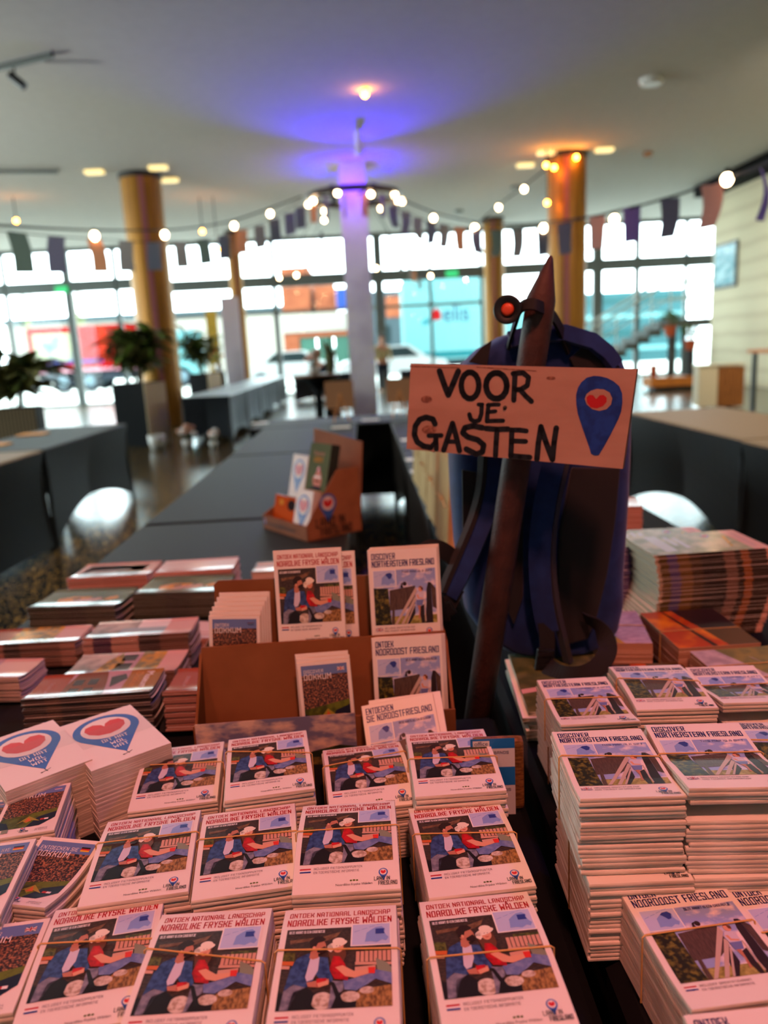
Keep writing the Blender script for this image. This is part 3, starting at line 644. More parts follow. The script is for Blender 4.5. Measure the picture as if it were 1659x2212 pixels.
# people ---------------------------------------------------------------
M('skin', (196,140,116), .6, .3); M('cloth_navy', (26,30,48), .8, .2); M('coat_beige', (176,160,120), .8, .2); M('hair_dark', (60,42,34), .7, .2)
def skin_body(name, J, E, root, mats, parent):
    me = bpy.data.meshes.new(name); me.from_pydata([j[0] for j in J], E, []); o = bpy.data.objects.new(name, me); COL.objects.link(o); o.parent = parent
    md = o.modifiers.new('skin', 'SKIN'); sv = me.skin_vertices[0].data
    for i, j in enumerate(J): sv[i].radius = (j[1], j[2] if len(j) > 2 else j[1]); sv[i].use_root = (i == root)
    o.modifiers.new('smooth', 'SUBSURF').levels = 2; o.modifiers['smooth'].render_levels = 2
    me.materials.append(MATS[mats]); return o
def person(x, y, rz, lab, cloth, sit):
    t = thing('person', lab, 'person', (x, y, 0), rz)
    hip = .5 if sit else .92
    J = [((0, 0, hip), .16, .11), ((0, 0, hip+.28), .15, .10), ((0, 0, hip+.48), .17, .10), ((0, 0, hip+.58), .055), ((0, -.02, hip+.68), .085, .095), ((0, -.02, hip+.80), .08, .09)]
    E = [(0, 1), (1, 2), (2, 3), (3, 4), (4, 5)]
    for s in (-1, 1):
        b = len(J); J += [((s*.2, 0, hip+.47), .055), ((s*.25, -.04, hip+.2), .043), ((s*.22, -.2, hip+.06), .033), ((s*.21, -.28, hip+.04), .028)]; E += [(2, b), (b, b+1), (b+1, b+2), (b+2, b+3)]
        b = len(J)
        if sit: J += [((s*.1, -.05, hip-.02), .085), ((s*.12, -.45, hip), .06), ((s*.12, -.45, .08), .045), ((s*.12, -.6, .04), .04)]
        else: J += [((s*.1, 0, hip-.1), .085), ((s*.11, -.02, .5), .06), ((s*.11, .02, .09), .042), ((s*.11, -.12, .04), .04)]
        E += [(0, b), (b, b+1), (b+1, b+2), (b+2, b+3)]
    skin_body('body', J, E, 0, 'skin', t)
    JJ = [(J[k][0], J[k][1]+.02, (J[k][2] if len(J[k]) > 2 else J[k][1])+.02) for k in (0, 1, 2)]
    EE = [(0, 1), (1, 2)]
    for s, b in ((-1, 6), (1, 14)):
        k = len(JJ); JJ += [(J[b][0], .075), (J[b+1][0], .06), (J[b+2][0], .05)]; EE += [(2, k), (k, k+1), (k+1, k+2)]
    skin_body('jacket', JJ, EE, 0, cloth, t)
    m_ = MB(); m_.sphere((0, .02, hip+.83), .105, MATS['hair_dark'], 14, (.92, 1, .8)); o = m_.build('hair', t, True)
    o.location = (0, .0, hip*0+.0); 
    for v in o.data.vertices: v.co.z = (v.co.z-(hip+.83))+(hip+.80)+.0
    J2 = [J[0]]+[J[k] for k in (10, 11, 12, 18, 19, 20)]
    TT = [(J2[0][0], .17, .13)]+[(j[0], j[1]+.02) for j in J2[1:]]
    skin_body('trousers', TT, [(0, 1), (1, 2), (2, 3), (0, 4), (4, 5), (5, 6)], 0, 'cloth_navy', t)
    return t
person(-1.32, 22.95, R(4), 'person in a dark top sitting behind the far covered table', 'cloth_navy', True)
t = thing('chair', 'chair under the seated person at the far table', 'chair', (-1.32, 22.97, 0)); m_ = MB(); m_.b2((-.22, -.2, .34), (.22, .24, .375), MATS['dark_metal']); m_.build('seat', t); m_ = MB(); m_.b2((-.22, .2, .42), (.22, .24, .85), MATS['dark_metal']); m_.build('backrest', t)
for sx in (-1, 1):
    for sy in (-.18, .22): m_ = MB(); m_.tube([(sx*.2, sy, 0), (sx*.2, sy, .34 if sy < 0 else .85)], .014, MATS['dark_metal'], 6); m_.build('leg', t)
person(.62, 24.3, R(20), 'person in a beige coat standing near the windows', 'coat_beige', False)
# ================================================================== LAMPS AND GARLANDS
M('bulb_glow', (255,220,170), .4, .3, emit=(255,214,160), estr=14); M('bulb_orange', (255,150,50), .4, .3, emit=(255,140,40), estr=30); M('cable', (24,24,26), .7, .2); M('lamp_cream', (200,180,130), .5, .3, emit=(255,225,150), estr=.6)
def bulb_pts(pts): return pts
def curve_pts(P, n=8):
    out = []
    for i in range(len(P)-1):
        a, b, c, d = P[max(i-1, 0)], P[i], P[i+1], P[min(i+2, len(P)-1)]
        for k in range(n):
            t = k/n; out.append(.5*((2*b)+(c-a)*t+(2*a-5*b+4*c-d)*t*t+(3*b-a-3*c+d)*t**3))
    return out+[P[-1]]
bulb_me = None
def light_string(path, bulbs, lab, r=.05, cr=.014):
    P = [aty(*p) for p in path]; t = thing('light_string', lab, 'string lights', P[0], group='string lights under the ceiling')
    o = P[0]; m_ = MB(); m_.tube(curve_pts([p-o for p in P]), cr, MATS['cable'], 6); m_.build('cable', t)
    for b in bulbs:
        p = aty(*b)-o; m_ = MB(); m_.sphere((0, 0, 0), r, MATS['bulb_glow'], 12, (1, 1, 1.15)); k = m_.build('bulb', t, True); k.location = p-Vector((0, 0, r*1.1))
        m_ = MB(); m_.tube([(0, 0, r*.9), (0, 0, r*1.9)], r*.5, MATS['cable'], 8); m_.build('socket', k)
    return t
FLAGC = {'a': (92,102,92), 'b': (98,90,108), 'c': (190,124,88), 'd': (124,114,110), 'e': (110,84,146), 'f': (196,140,132), 'g': (84,82,92)}
for k, c in FLAGC.items():
    mt = M('flag_'+k, c, .9, .1); nt = mt.node_tree; b = nt.nodes['Principled BSDF']; mx = nt.nodes.new('ShaderNodeMixShader'); tl = nt.nodes.new('ShaderNodeBsdfTranslucent'); tl.inputs[0].default_value = tuple(v**.45 for v in lin(c)[:3])+(1,); mx.inputs[0].default_value = .6
    nt.links.new(b.outputs[0], mx.inputs[1]); nt.links.new(tl.outputs[0], mx.inputs[2]); nt.links.new(mx.outputs[0], nt.nodes['Material Output'].inputs[0])
def bunting(path, flags, lab, w=.24, h=.40, cr=.006):
    P = [aty(*p) for p in path]; o = P[0]; t = thing('bunting', lab, 'bunting', o, group='bunting under the ceiling'); m_ = MB(); m_.tube(curve_pts([p-o for p in P]), cr, MATS['cable'], 5); m_.build('cord', t)
    for i, (x, y, Y, c) in enumerate(flags):
        p = aty(x, y, Y)-o
        q = min(range(len(P)-1), key=lambda j: abs((path[j][0]+path[j+1][0])/2-x)); d = (P[q+1]-P[q]); d.z *= .6; d = d.normalized()
        if d.x < 0: d = -d
        d = (d*.75+Vector((.35, 0, 0))).normalized(); nrm = d.cross(Vector((0, 0, 1))); rn = random.Random(i); cu = rn.uniform(-.05, .05); vs = []
        for j in range(7):
            v = j/6
            for e in (-1, 1):
                for f in (1, -1): vs.append(p+d*(e*w/2*(1-.06*v))+nrm*(cu*math.sin(v*3.2)+.02*e*v+f*.002)+Vector((0, 0, -h*v))+d*(.06*cu*20*v*v))
        m_ = MB(); F = []
        for j in range(6):
            a, b = j*4, j*4+4; F += [(a, a+2, b+2, b), (a+3, a+1, b+1, b+3), (a+1, a, b, b+1), (a+2, a+3, b+3, b+2)]
        F += [(0, 1, 3, 2), (24, 26, 27, 25)]
        m_.raw(vs, F, MATS['flag_'+c]); m_.build('flag', t)
    return t
def dL(x): return 16.1+(x-650)*(16.1-8.0)/650*1.0 if x > 400 else 8.0+(x)*(12.9-8.0)/400
def dR(x): return 16.1-(x-848)*(16.1-10.8)/380 if x < 1228 else 10.8-(x-1228)*(10.8-6.6)/431
lp = [(652,424),(583,450),(505,476),(430,490),(355,497),(200,497),(0,487),(-160,470)]
light_string([(x, y, dL(x)) for x, y in lp], [(x, y, dL(x)) for x, y in ((583,455),(505,481),(355,499),(203,500),(-90,480))], 'string of warm bulbs from the lamp ring towards the glass doors side')
bl = [(652,430),(592,468),(522,496),(430,518),(330,523),(203,516),(122,511),(35,502),(-60,492)]
bunting([(x, y, dL(x)) for x, y in bl], [(x, y, dL(x), c) for x, y, c in ((35,502,'a'),(122,512,'b'),(203,518,'c'),(272,522,'d'),(333,523,'g'),(388,521,'d'),(437,517,'a'),(484,508,'g'),(522,497,'c'),(560,487,'d'),(592,473,'g'),(625,460,'b'),(648,447,'g'))], 'bunting hanging from the lamp ring past the gold column above the planter')
rp_ = [(848,422),(936,458),(1025,479),(1100,484),(1175,480),(1250,472),(1327,458),(1450,425),(1570,385),(1659,350),(1760,305)]
light_string([(x, y, dR(x)) for x, y in rp_], [(x, y, dR(x)) for x, y in ((868,428),(936,464),(1025,485),(1174,484),(1327,464),(1571,374))], 'string of warm bulbs from the lamp ring towards the lined wall')
br_ = [(848,440),(903,470),(958,485),(1030,494),(1118,497),(1220,482),(1290,465),(1365,446),(1447,428),(1537,396),(1640,366),(1740,330)]
bunting([(x, y, dR(x)) for x, y in br_], [(x, y, dR(x), c) for x, y, c in ((850,445,'g'),(875,458,'b'),(903,470,'d'),(930,478,'g'),(958,485,'d'),(993,490,'c'),(1030,494,'b'),(1072,497,'a'),(1118,497,'d'),(1172,490,'g'),(1220,482,'b'),(1290,466,'f'),(1365,446,'e'),(1447,429,'b'),(1537,397,'f'),(1645,366,'e'))], 'bunting hanging from the lamp ring across to the lined wall')
light_string([(1183,362,16.1),(1132,402,17.5),(1077,443,19),(1025,488,20.5),(990,505,21.5)], [(1132,402,17.5),(1077,442,19),(1027,486,20.5)], 'string of bulbs from the gold column sloping down to the windows', r=.055)
light_string([(690,440,17.2),(650,520,19),(615,600,21.5),(600,640,24)], [(700,470,17.3),(676,520,18.4),(640,590,20.5),(603,596,23)], 'short string of bulbs behind the white post on the doors side', r=.045, cr=.008)
light_string([(810,440,17.2),(850,520,19),(905,600,21.5),(940,650,24)], [(840,515,18.4),(812,575,19.5),(930,592,22.5),(895,556,20.5)], 'short string of bulbs behind the white post on the stairs side', r=.045, cr=.008)
bunting([(800,440,17.2),(850,520,19),(905,590,21.5),(940,640,24)], [(853,540,19,'d'),(868,560,19.7,'d'),(882,575,20.4,'d'),(896,585,21,'c'),(908,600,21.6,'d')], 'short bunting behind the white post on the stairs side', w=.14, h=.3)
bunting([(700,440,17.2),(675,520,19),(640,570,21.5),(610,620,24)], [(695,500,18,'g'),(684,525,18.8,'d'),(672,545,19.5,'d'),(660,565,20.3,'d')], 'short bunting behind the white post on the doors side', w=.14, h=.3)
# lamp ring around the post
M('ring_metal', (58,50,44), .4, .5, .6)
RC = Vector((0, 16.57, 0)); t = thing('lamp_ring', 'round metal hoop with bulbs around the top of the white post', 'chandelier', (0, 16.57, 4.38))
m_ = MB(); m_.tube([(.93*math.cos(a), .93*math.sin(a), 0) for a in [2*math.pi*i/40 for i in range(40)]], .06, MATS['ring_metal'], 8, closed=True); m_.build('hoop', t)
for k in range(4):
    a = k*math.pi/2+.4; m_ = MB(); m_.tube([(.93*math.cos(a), .93*math.sin(a), 0), (.3*math.cos(a), .3*math.sin(a), 0)], .02, MATS['ring_metal'], 6); m_.build('spoke', t)
for k in range(9):
    a = 2*math.pi*k/9+.2; m_ = MB(); m_.sphere((.93*math.cos(a), .93*math.sin(a), -.13 if k % 2 else -.08), .055, MATS['bulb_glow'], 10); m_.build('bulb', t, True)
for k, c in enumerate('cgdcbc'):
    a = -2.6+k*.42; m_ = MB(); m_.box((.93*math.cos(a), .93*math.sin(a), -.32), (.12, .006, .42), MATS['flag_'+c], rz=k); m_.build('ribbon', t)
for k in range(4):
    a = k*math.pi/2+.785; m_ = MB(); m_.tube([(.55*math.cos(a), .55*math.sin(a), .0), (.6*math.cos(a), .6*math.sin(a), .16)], .06, MATS['dark_metal'], 10); m_.build('uplight', t)
for k in range(4):
    a = k*math.pi/2+.785; x, y = .6*math.cos(a), 16.57+.6*math.sin(a)
    light('blue_uplight', 'SPOT', (x, y, 4.44), 85, (0.02, 0.0, 1.0), (x*1.2, 16.57+(y-16.57)*1.2, 4.98), spot=168, blend=.6, radius=.05)
light('blue_uplight', 'POINT', (0, 15.95, 4.45), 14, (0.1, 0.0, 1.0), radius=.05)
light('blue_uplight', 'SPOT', (0, 15.6, 3.6), 400, (0.03, 0.0, 1.0), (0, 12.4, 4.98), spot=88, blend=1, radius=.05)
# ceiling fittings
def ceil_disc(x, y, r, h, lab, mat='white_metal', cat='ceiling light', name='ceiling_light'):
    t = thing(name, lab, cat, (x, y, ZC-.001)); m_ = MB(); m_.lathe([(r*.8, -h), (r, -h*.6), (r, 0)], (0, 0, 0), MATS[mat], 20); m_.build('housing', t); return t
ceil_disc(4.42, 12.1, .17, .09, 'white smoke detector on the ceiling above the lined wall side', cat='smoke detector', name='smoke_detector'); ceil_disc(6.05, 16.7, .09, .08, 'small dark ceiling sensor near the lined wall', 'board_brown', 'sensor', 'ceiling_sensor')
ceil_disc(2.9, 22.5, .13, .06, 'small ceiling vent beyond the ring, closer to the post', 'frame_pale', 'vent', 'ceiling_vent'); ceil_disc(3.9, 19.5, .13, .06, 'small ceiling vent beyond the ring, closer to the gold column', 'frame_pale', 'vent', 'ceiling_vent')
for i, (x, y, w) in enumerate(((-4.95, 16.0, 'outer side of the planter column'), (-3.7, 15.9, 'inner side of the planter column'), (-3.75, 17.0, 'back of the planter column'), (3.85, 16.2, 'inner side of the column behind the backpack'), (3.65, 17.2, 'back of the column behind the backpack'), (5.0, 16.2, 'outer side of the column behind the backpack'))):
    t = thing('ceiling_light', 'flat cream ceiling lamp at the '+w, 'ceiling light', (x, y, ZC-.001), group='cream lamps around the gold columns'); m_ = MB(); m_.b2((-.17, -.09, -.06), (.17, .09, 0), MATS['lamp_cream'], bev=.01); m_.build('diffuser', t)
for i, (x, y, Y, w) in enumerate(((788,200,12.05,'alone in front of the lamp ring'), (35,477,18.0,'above the glass doors'), (437,500,19,'behind the bunting'), (470,540,19,'low behind the bunting'), (1180,357,16.0,'beside the top of the column behind the backpack'), (1182,438,16.0,'hanging beside the column behind the backpack'), (1245,340,16.05,'on the front of the column behind the backpack'), (1197,362,16.0,'on the edge of the column behind the backpack'))):
    p = aty(x, y, Y); p.z = min(p.z, ZC-.05)
    t = thing('spot_lamp', 'small glowing orange lamp '+w, 'lamp', p); m_ = MB(); m_.sphere((0, 0, 0), .045, MATS['bulb_orange'], 12); m_.build('bulb', t, True); m_ = MB(); m_.tube([(0, 0, .03), (0, 0, max(.06, ZC-p.z-.001))], .012, MATS['dark_metal'], 6); m_.build('stem', t)
    light('orange_lamp', 'POINT', (p.x, p.y-.08, p.z-.08), 1.3, (1.0, 0.42, 0.08), radius=.05)
t = thing('pendant_lamp', 'slim white tube pendant on the blue-lit ceiling', 'lamp', (.14, 14.1, ZC)); m_ = MB(); m_.tube([(0, 0, -.04), (0, 0, -.42)], .06, MATS['white_metal'], 14); m_.build('shade', t); m_ = MB(); m_.tube([(0, 0, 0), (0, 0, -.05)], .03, MATS['white_metal'], 8); m_.build('stem', t)
for i, (p0, p1, w) in enumerate((((-4.7, 10.62), (-3.45, 10.1), 'with a spotlight, closer to us'), ((-7.2, 15.4), (-5.55, 15.75), 'beyond the first one'))):
    a, b = Vector((*p0, 0)), Vector((*p1, 0)); t = thing('track_rail', 'brown ceiling track '+w, 'track light', (0, 0, ZC)); m_ = MB(); d = (b-a); m_.box((a+b)/2+Vector((0, 0, -.05)), (d.length, .05, .06), MATS['frame_grey' if i else 'track_brown'] if 'track_brown' in MATS else MATS['frame_grey'], rz=math.atan2(d.y, d.x)); m_.build('rail', t)
    for e in (a, b): m_ = MB(); m_.tube([e+Vector((0, 0, -.03)), e], .01, MATS['dark_metal'], 6); m_.build('hanger', t)
    if i == 0:
        m_ = MB(); q = a.lerp(b, .55); m_.tube([q+Vector((0, 0, -.08)), q+Vector((0, 0, -.17))], .012, MATS['dark_metal'], 6); m_.tube([q+Vector((-.06, 0, -.16)), q+Vector((.1, 0, -.30))], .05, MATS['dark_metal'], 12); m_.build('spotlight', t)
# ================================================================== DISPLAY TABLES IN FRONT
table(-1.02, .185, .40, 1.17, 'black covered front table under the red-titled brochure bundles', mat='black_cloth', arc=.2)
table(.207, .98, .80, 2.66, 'black covered table under the backpack and the magazine stacks', mat='black_cloth', arc=.3)
table(.207, .98, -1.08, .78, 'black covered table under the blue-titled bundles closest to us', mat='black_cloth', arc=.3)
# ---- inks
PAPER = M('paper', (222,216,208), .55, .3); M('paper_edge', (214,204,190), .7, .2, n=(40, (186,172,154), .42, .6, (.4, .4, 9)))
M('ink_red', (172,24,30), .5, .3); M('ink_navy', (30,36,104), .5, .3); M('ink_black', (24,24,26), .5, .3); M('ink_grey', (120,112,120), .6, .3); M('ink_blue', (60,96,172), .5, .3)
M('ink_white', (228,224,220), .5, .3); M('map_sea', (176,188,220), .5, .3); M('map_land', (126,152,208), .5, .3); M('map_area', (44,62,140), .5, .3)
M('ph_dark', (44,38,34), .45, .35, n=(300, (74,60,50), .42, .62, (1, 4, 1))); M('ph_net', (96,70,50), .45, .3, n=(200, (120,92,66), .4, .6)); M('ph_green', (50,58,28), .45, .3, n=(260, (96,100,44), .4, .6)); M('ph_hay', (96,70,40), .45, .3, n=(400, (168,130,76), .38, .62, (1, .5, 1)))
M('ph_wool', (206,196,182), .5, .3, n=(220, (160,140,120), .42, .62)); M('ph_denim', (58,84,132), .45, .3, n=(180, (34,52,96), .4, .6)); M('ph_jeans', (92,108,156), .45, .3, n=(160, (120,132,172), .4, .6)); M('ph_trousers', (132,132,146), .45, .3, n=(160, (96,98,116), .4, .6))
M('ph_shirt', (196,190,206), .45, .3); M('ph_red', (190,26,34), .45, .3, n=(150, (140,16,26), .4, .65)); M('ph_skin', (208,150,120), .45, .3); M('ph_skin_shade', (176,116,92), .45, .3); M('ph_hair', (44,30,26), .45, .3); M('ph_hairbrown', (96,60,42), .45, .3); M('ph_hat', (226,216,196), .45, .3); M('ph_bench', (196,150,128), .45, .3); M('ph_black', (28,26,28), .45, .3); M('ph_mugred', (206,50,40), .45, .3); M('ph_orange', (190,98,44), .45, .3); M('ph_sage', (126,134,112), .45, .3)
M('ph_sky', (138,156,204), .45, .3, n=(50, (226,214,214), .48, .66, (1, 1.6, 1))); M('ph_wood', (66,52,46), .45, .3, n=(200, (88,70,60), .4, .6, (6, .6, 1))); M('ph_rail', (184,164,152), .45, .3); M('ph_tree', (30,34,20), .45, .3, n=(170, (120,112,44), .46, .68)); M('ph_meadow', (120,116,50), .45, .3, n=(170, (170,160,90), .4, .6)); M('ph_wooddark', (42,32,34), .45, .3); M('ph_shorts', (104,116,170), .45, .3)
M('ph_town', (38,34,40), .45, .3, n=(420, (176,120,84), .46, .66)); M('ph_dusk', (96,120,170), .45, .3); M('ph_field', (58,70,28), .45, .3, n=(90, (96,112,34), .4, .6)); M('ph_moat', (26,32,52), .45, .3); M('ph_fort', (150,140,50), .45, .3)
M('flag_r', (178,34,40), .5, .3); M('flag_w', (226,222,220), .5, .3); M('flag_bl', (34,56,132), .5, .3); M('flag_k', (26,24,24), .5, .3); M('flag_y', (214,170,40), .5, .3)
M('pin_blue', (54,98,176), .5, .3); M('pin_red', (196,46,50), .5, .3)
def heart(pr, cx, cy, r, mat, layer):
    pr.poly([(cx-.95*r,cy+.25*r),(cx-.8*r,cy+.62*r),(cx-.42*r,cy+.74*r),(cx-.1*r,cy+.5*r),(cx,cy+.22*r),(cx+.1*r,cy+.5*r),(cx+.42*r,cy+.74*r),(cx+.8*r,cy+.62*r),(cx+.95*r,cy+.25*r),(cx+.85*r,cy-.2*r),(cx+.5*r,cy-.58*r),(cx,cy-.72*r),(cx-.5*r,cy-.58*r),(cx-.85*r,cy-.2*r)], mat, layer)
def pin(pr, cx, cy, r, tail, layer=2, inner=PAPER, ry=None):
    """map pin with a red water-lily-leaf heart, centre of the ring at cx, cy"""
    ry = ry or r; P = [(cx+r*math.cos(a), cy+ry*math.sin(a)) for a in [math.radians(d) for d in range(-35, 216, 14)]]
    pr.poly(P+[(cx, cy-tail)], MATS['pin_blue'], layer); pr.ell(cx, cy+.02*r, r*.74, ry*.74, inner, layer+1, 20); heart(pr, cx, cy, r*.6, MATS['pin_red'], layer+2)
def land_logo(pr, x, y, s=1.0):
    pin(pr, x+8*s, y+15.5*s, 4.6*s, 9*s, 2); k = MATS['ink_black']
    pr.text('LAND IN', x-1*s, y+6.2*s, 4*s, k, 6, 15*s, .2); pr.text('FRIESLAND', x+3*s, y+1.2*s, 4*s, k, 6, 18*s, .2)
def flag_nl(pr, x, y, w=11, h=5.2):
    for k, c in enumerate(('flag_bl', 'flag_w', 'flag_r')): pr.rect(x, y+k*h/3, x+w, y+(k+1)*h/3, MATS[c], 2)
def flag_uk(pr, x, y, w=11, h=5.6):
    pr.rect(x, y, x+w, y+h, MATS['flag_bl'], 2); pr.stroke([(x+.4, y+.3), (x+w-.4, y+h-.3)], 1.1, MATS['flag_w'], 3, False); pr.stroke([(x+.4, y+h-.3), (x+w-.4, y+.3)], 1.1, MATS['flag_w'], 3, False)
    pr.rect(x, y+h*.33, x+w, y+h*.67, MATS['flag_w'], 4); pr.rect(x+w*.4, y, x+w*.6, y+h, MATS['flag_w'], 4); pr.rect(x, y+h*.42, x+w, y+h*.58, MATS['flag_r'], 5); pr.rect(x+w*.45, y, x+w*.55, y+h, MATS['flag_r'], 5)
def flag_de(pr, x, y, w=10, h=5):
    for k, c in enumerate(('flag_y', 'flag_r', 'flag_k')): pr.rect(x, y+k*h/3, x+w, y+(k+1)*h/3, MATS[c], 3)
def inset_map(pr, x0, y0, x1, y1, area):
    pr.rect(x0-1.2, y0-1.2, x1+1.2, y1+1.2, MATS['ink_white'], 4); pr.rect(x0, y0, x1, y1, MATS['map_sea'], 5); W, Hh = x1-x0, y1-y0; f = lambda a, b: (x0+a*W, y0+b*Hh)
    pr.poly([f(*p) for p in ((.34,.12),(.36,.3),(.38,.55),(.5,.7),(.62,.82),(.78,.86),(.88,.72),(.86,.55),(.9,.42),(.97,.3),(.9,.14),(.8,.2),(.66,.08),(.5,.14))], MATS['map_land'], 6)
    if area == 'rect': pr.poly([f(*p) for p in ((.62,.48),(.62,.74),(.86,.74),(.84,.6),(.87,.48))], MATS['map_area'], 7)
    else: pr.poly([f(*p) for p in ((.54,.74),(.62,.83),(.78,.86),(.86,.74),(.8,.5),(.7,.46),(.64,.58))], MATS['map_area'], 7)
    for a in range(4): pr.stroke([f(.05+a*.2, .62+a*.11), f(.2+a*.2, .7+a*.1)], .5, MATS['map_land'], 6, False)
def cover_red():
    pr = Print(105, 148); Rr = MATS['ink_red']
    pr.text('ONTDEK NATIONAAL LANDSCHAP', 6, 135.2, 6.3, Rr, 3, 93, .2); pr.text('NOARDLIKE FRYSKE W^LDEN', 5, 123.6, 8.2, Rr, 3, 95, .2)
    X = lambda z: 5.5+(z-270)/1180*94; Y = lambda z: 119-(z-430)/815*86
    Q = lambda pts: [(min(99.5, max(5.5, X(a))), min(119, max(33, Y(b)))) for a, b in pts]
    pr.rect(5.5, 33, 99.5, 119, MATS['ph_dark'], 1)
    g = lambda pts, m, l: pr.poly(Q(pts), MATS[m], l)
    g([(320,560),(500,548),(690,535),(890,480),(840,545),(700,595),(510,580),(330,605)], 'ph_net', 2); g([(270,690),(400,700),(400,790),(270,780)], 'ph_green', 2); g([(1160,690),(1450,690),(1450,730),(1160,720)], 'ph_green', 2)
    g([(270,785),(400,795),(390,835),(270,825)], 'ph_orange', 3); g([(270,830),(360,840),(355,870),(270,866)], 'ph_bench', 3); g([(270,1240),(270,1090),(1000,1120),(1450,1060),(1450,1245)], 'ph_black', 2); g([(1080,1245),(1100,1105),(1240,1080),(1450,1060),(1450,1245)], 'ph_hay', 3)
    for k in range(8): g([(1068+k*48,722),(1106+k*48,722),(1106+k*48,832),(1068+k*48,830)], 'ph_bench', 3)
    g([(1060,830),(1450,845),(1450,872),(1060,858)], 'ph_bench', 3); g([(1060,880),(1280,870),(1280,915),(1060,915)], 'ph_bench', 3); g([(1280,800),(1400,850),(1450,900),(1450,970),(1300,930)], 'ph_sage', 4)
    pr.ell(X(735), Y(1175), 9, 8, MATS['ph_wool'], 4); pr.ell(X(1020), Y(1150), 8, 5, MATS['ph_wool'], 4); pr.ell(X(1190), Y(1100), 6, 3.4, MATS['ph_wool'], 4)
    g([(330,1070),(450,1015),(560,1045),(470,1100),(400,1245),(310,1245)], 'ph_trousers', 5); g([(430,1090),(560,1050),(650,1105),(625,1245),(390,1245)], 'ph_black', 5); g([(820,1000),(940,1012),(950,1090),(880,1130),(830,1245),(800,1245),(815,1100)], 'ph_trousers', 5); g([(800,1000),(850,1020),(960,1210),(900,1210)], 'ph_black', 6)
    g([(560,715),(430,765),(370,870),(330,1080),(420,1020),(560,1055),(620,1010),(640,930),(600,800)], 'ph_denim', 6); g([(640,760),(760,770),(790,900),(835,990),(820,1020),(700,985),(640,930)], 'ph_denim', 6); g([(575,765),(672,765),(668,900),(620,985),(560,1000),(540,960)], 'ph_shirt', 7)
    g([(560,1010),(640,1000),(790,985),(795,1030),(700,1062),(580,1050)], 'ph_skin_shade', 8); g([(660,980),(765,978),(760,1045),(670,1050)], 'ph_red', 9); g([(670,1025),(790,1000),(790,1040),(690,1062)], 'ph_skin', 10)
    g([(570,700),(650,720),(660,775),(600,790),(560,770)], 'ph_skin_shade', 8); pr.ell(X(650), Y(655), 6.6, 8.2, MATS['ph_skin_shade'], 9); g([(545,590),(600,545),(680,540),(725,575),(700,600),(640,615),(610,680),(560,670)], 'ph_hair', 10); g([(640,690),(720,655),(740,700),(700,735),(640,720)], 'ph_hair', 10); pr.ell(X(603), Y(668), 1.3, 1.8, MATS['ph_skin'], 11)
    g([(760,720),(830,640),(940,650),(960,760),(930,830),(880,800),(800,830)], 'ph_hairbrown', 8); pr.ell(X(868), Y(672), 4.6, 6.2, MATS['ph_skin'], 9); pr.ell(X(855), Y(640), 9.2, 3.6, MATS['ph_hat'], 10, 18, .35); pr.ell(X(870), Y(605), 5.6, 4.0, MATS['ph_hat'], 11); g([(750,650),(800,640),(820,700),(790,725),(750,700)], 'ph_hat', 10)
    for e in (850, 885): pr.ell(X(e), Y(660), .5, .4, MATS['ph_hair'], 12, 8)
    pr.stroke([(X(852), Y(700)), (X(872), Y(706)), (X(890), Y(698))], .7, MATS['ph_red'], 12, False)
    g([(820,765),(890,770),(940,830),(1000,950),(990,1010),(850,990),(790,900)], 'ph_red', 9); g([(850,880),(930,865),(1050,925),(1215,915),(1215,955),(1060,990),(960,970)], 'ph_skin', 10); g([(1200,898),(1278,898),(1272,958),(1208,956)], 'ph_mugred', 11)
    g([(940,1010),(1060,990),(1200,950),(1290,920),(1450,955),(1450,1060),(1280,1005),(1180,1060),(1080,1105),(960,1090)], 'ph_jeans', 8)
    pr.text('DEZE KAART IS EEN CADEAUTJE', 8, 112.5, 3.2, MATS['ink_white'], 8, 32, .18); inset_map(pr, 65, 95.5, 98.5, 121, 'rect')
    flag_nl(pr, 6, 23); pr.text('INCLUSIEF FIETSKNOOPPUNTEN', 20, 26.2, 2.6, MATS['ink_grey'], 2, 48, .2); pr.text('EN TOERISTISCHE INFORMATIE', 20, 21.6, 2.6, MATS['ink_grey'], 2, 45, .2)
    ptext(pr, 'Noardlike Fryske Wâlden', 42, 6.5, 36, MATS['ink_black'], 2); pr.ell(57, 11.6, 1.2, 1, MATS['ph_field'], 2, 10); pr.ell(60, 11.8, 1.4, 1.1, MATS['ph_field'], 2, 10); pr.ell(63, 11.6, 1.2, 1, MATS['ph_field'], 2, 10)
    land_logo(pr, 81, 3.5); return pr
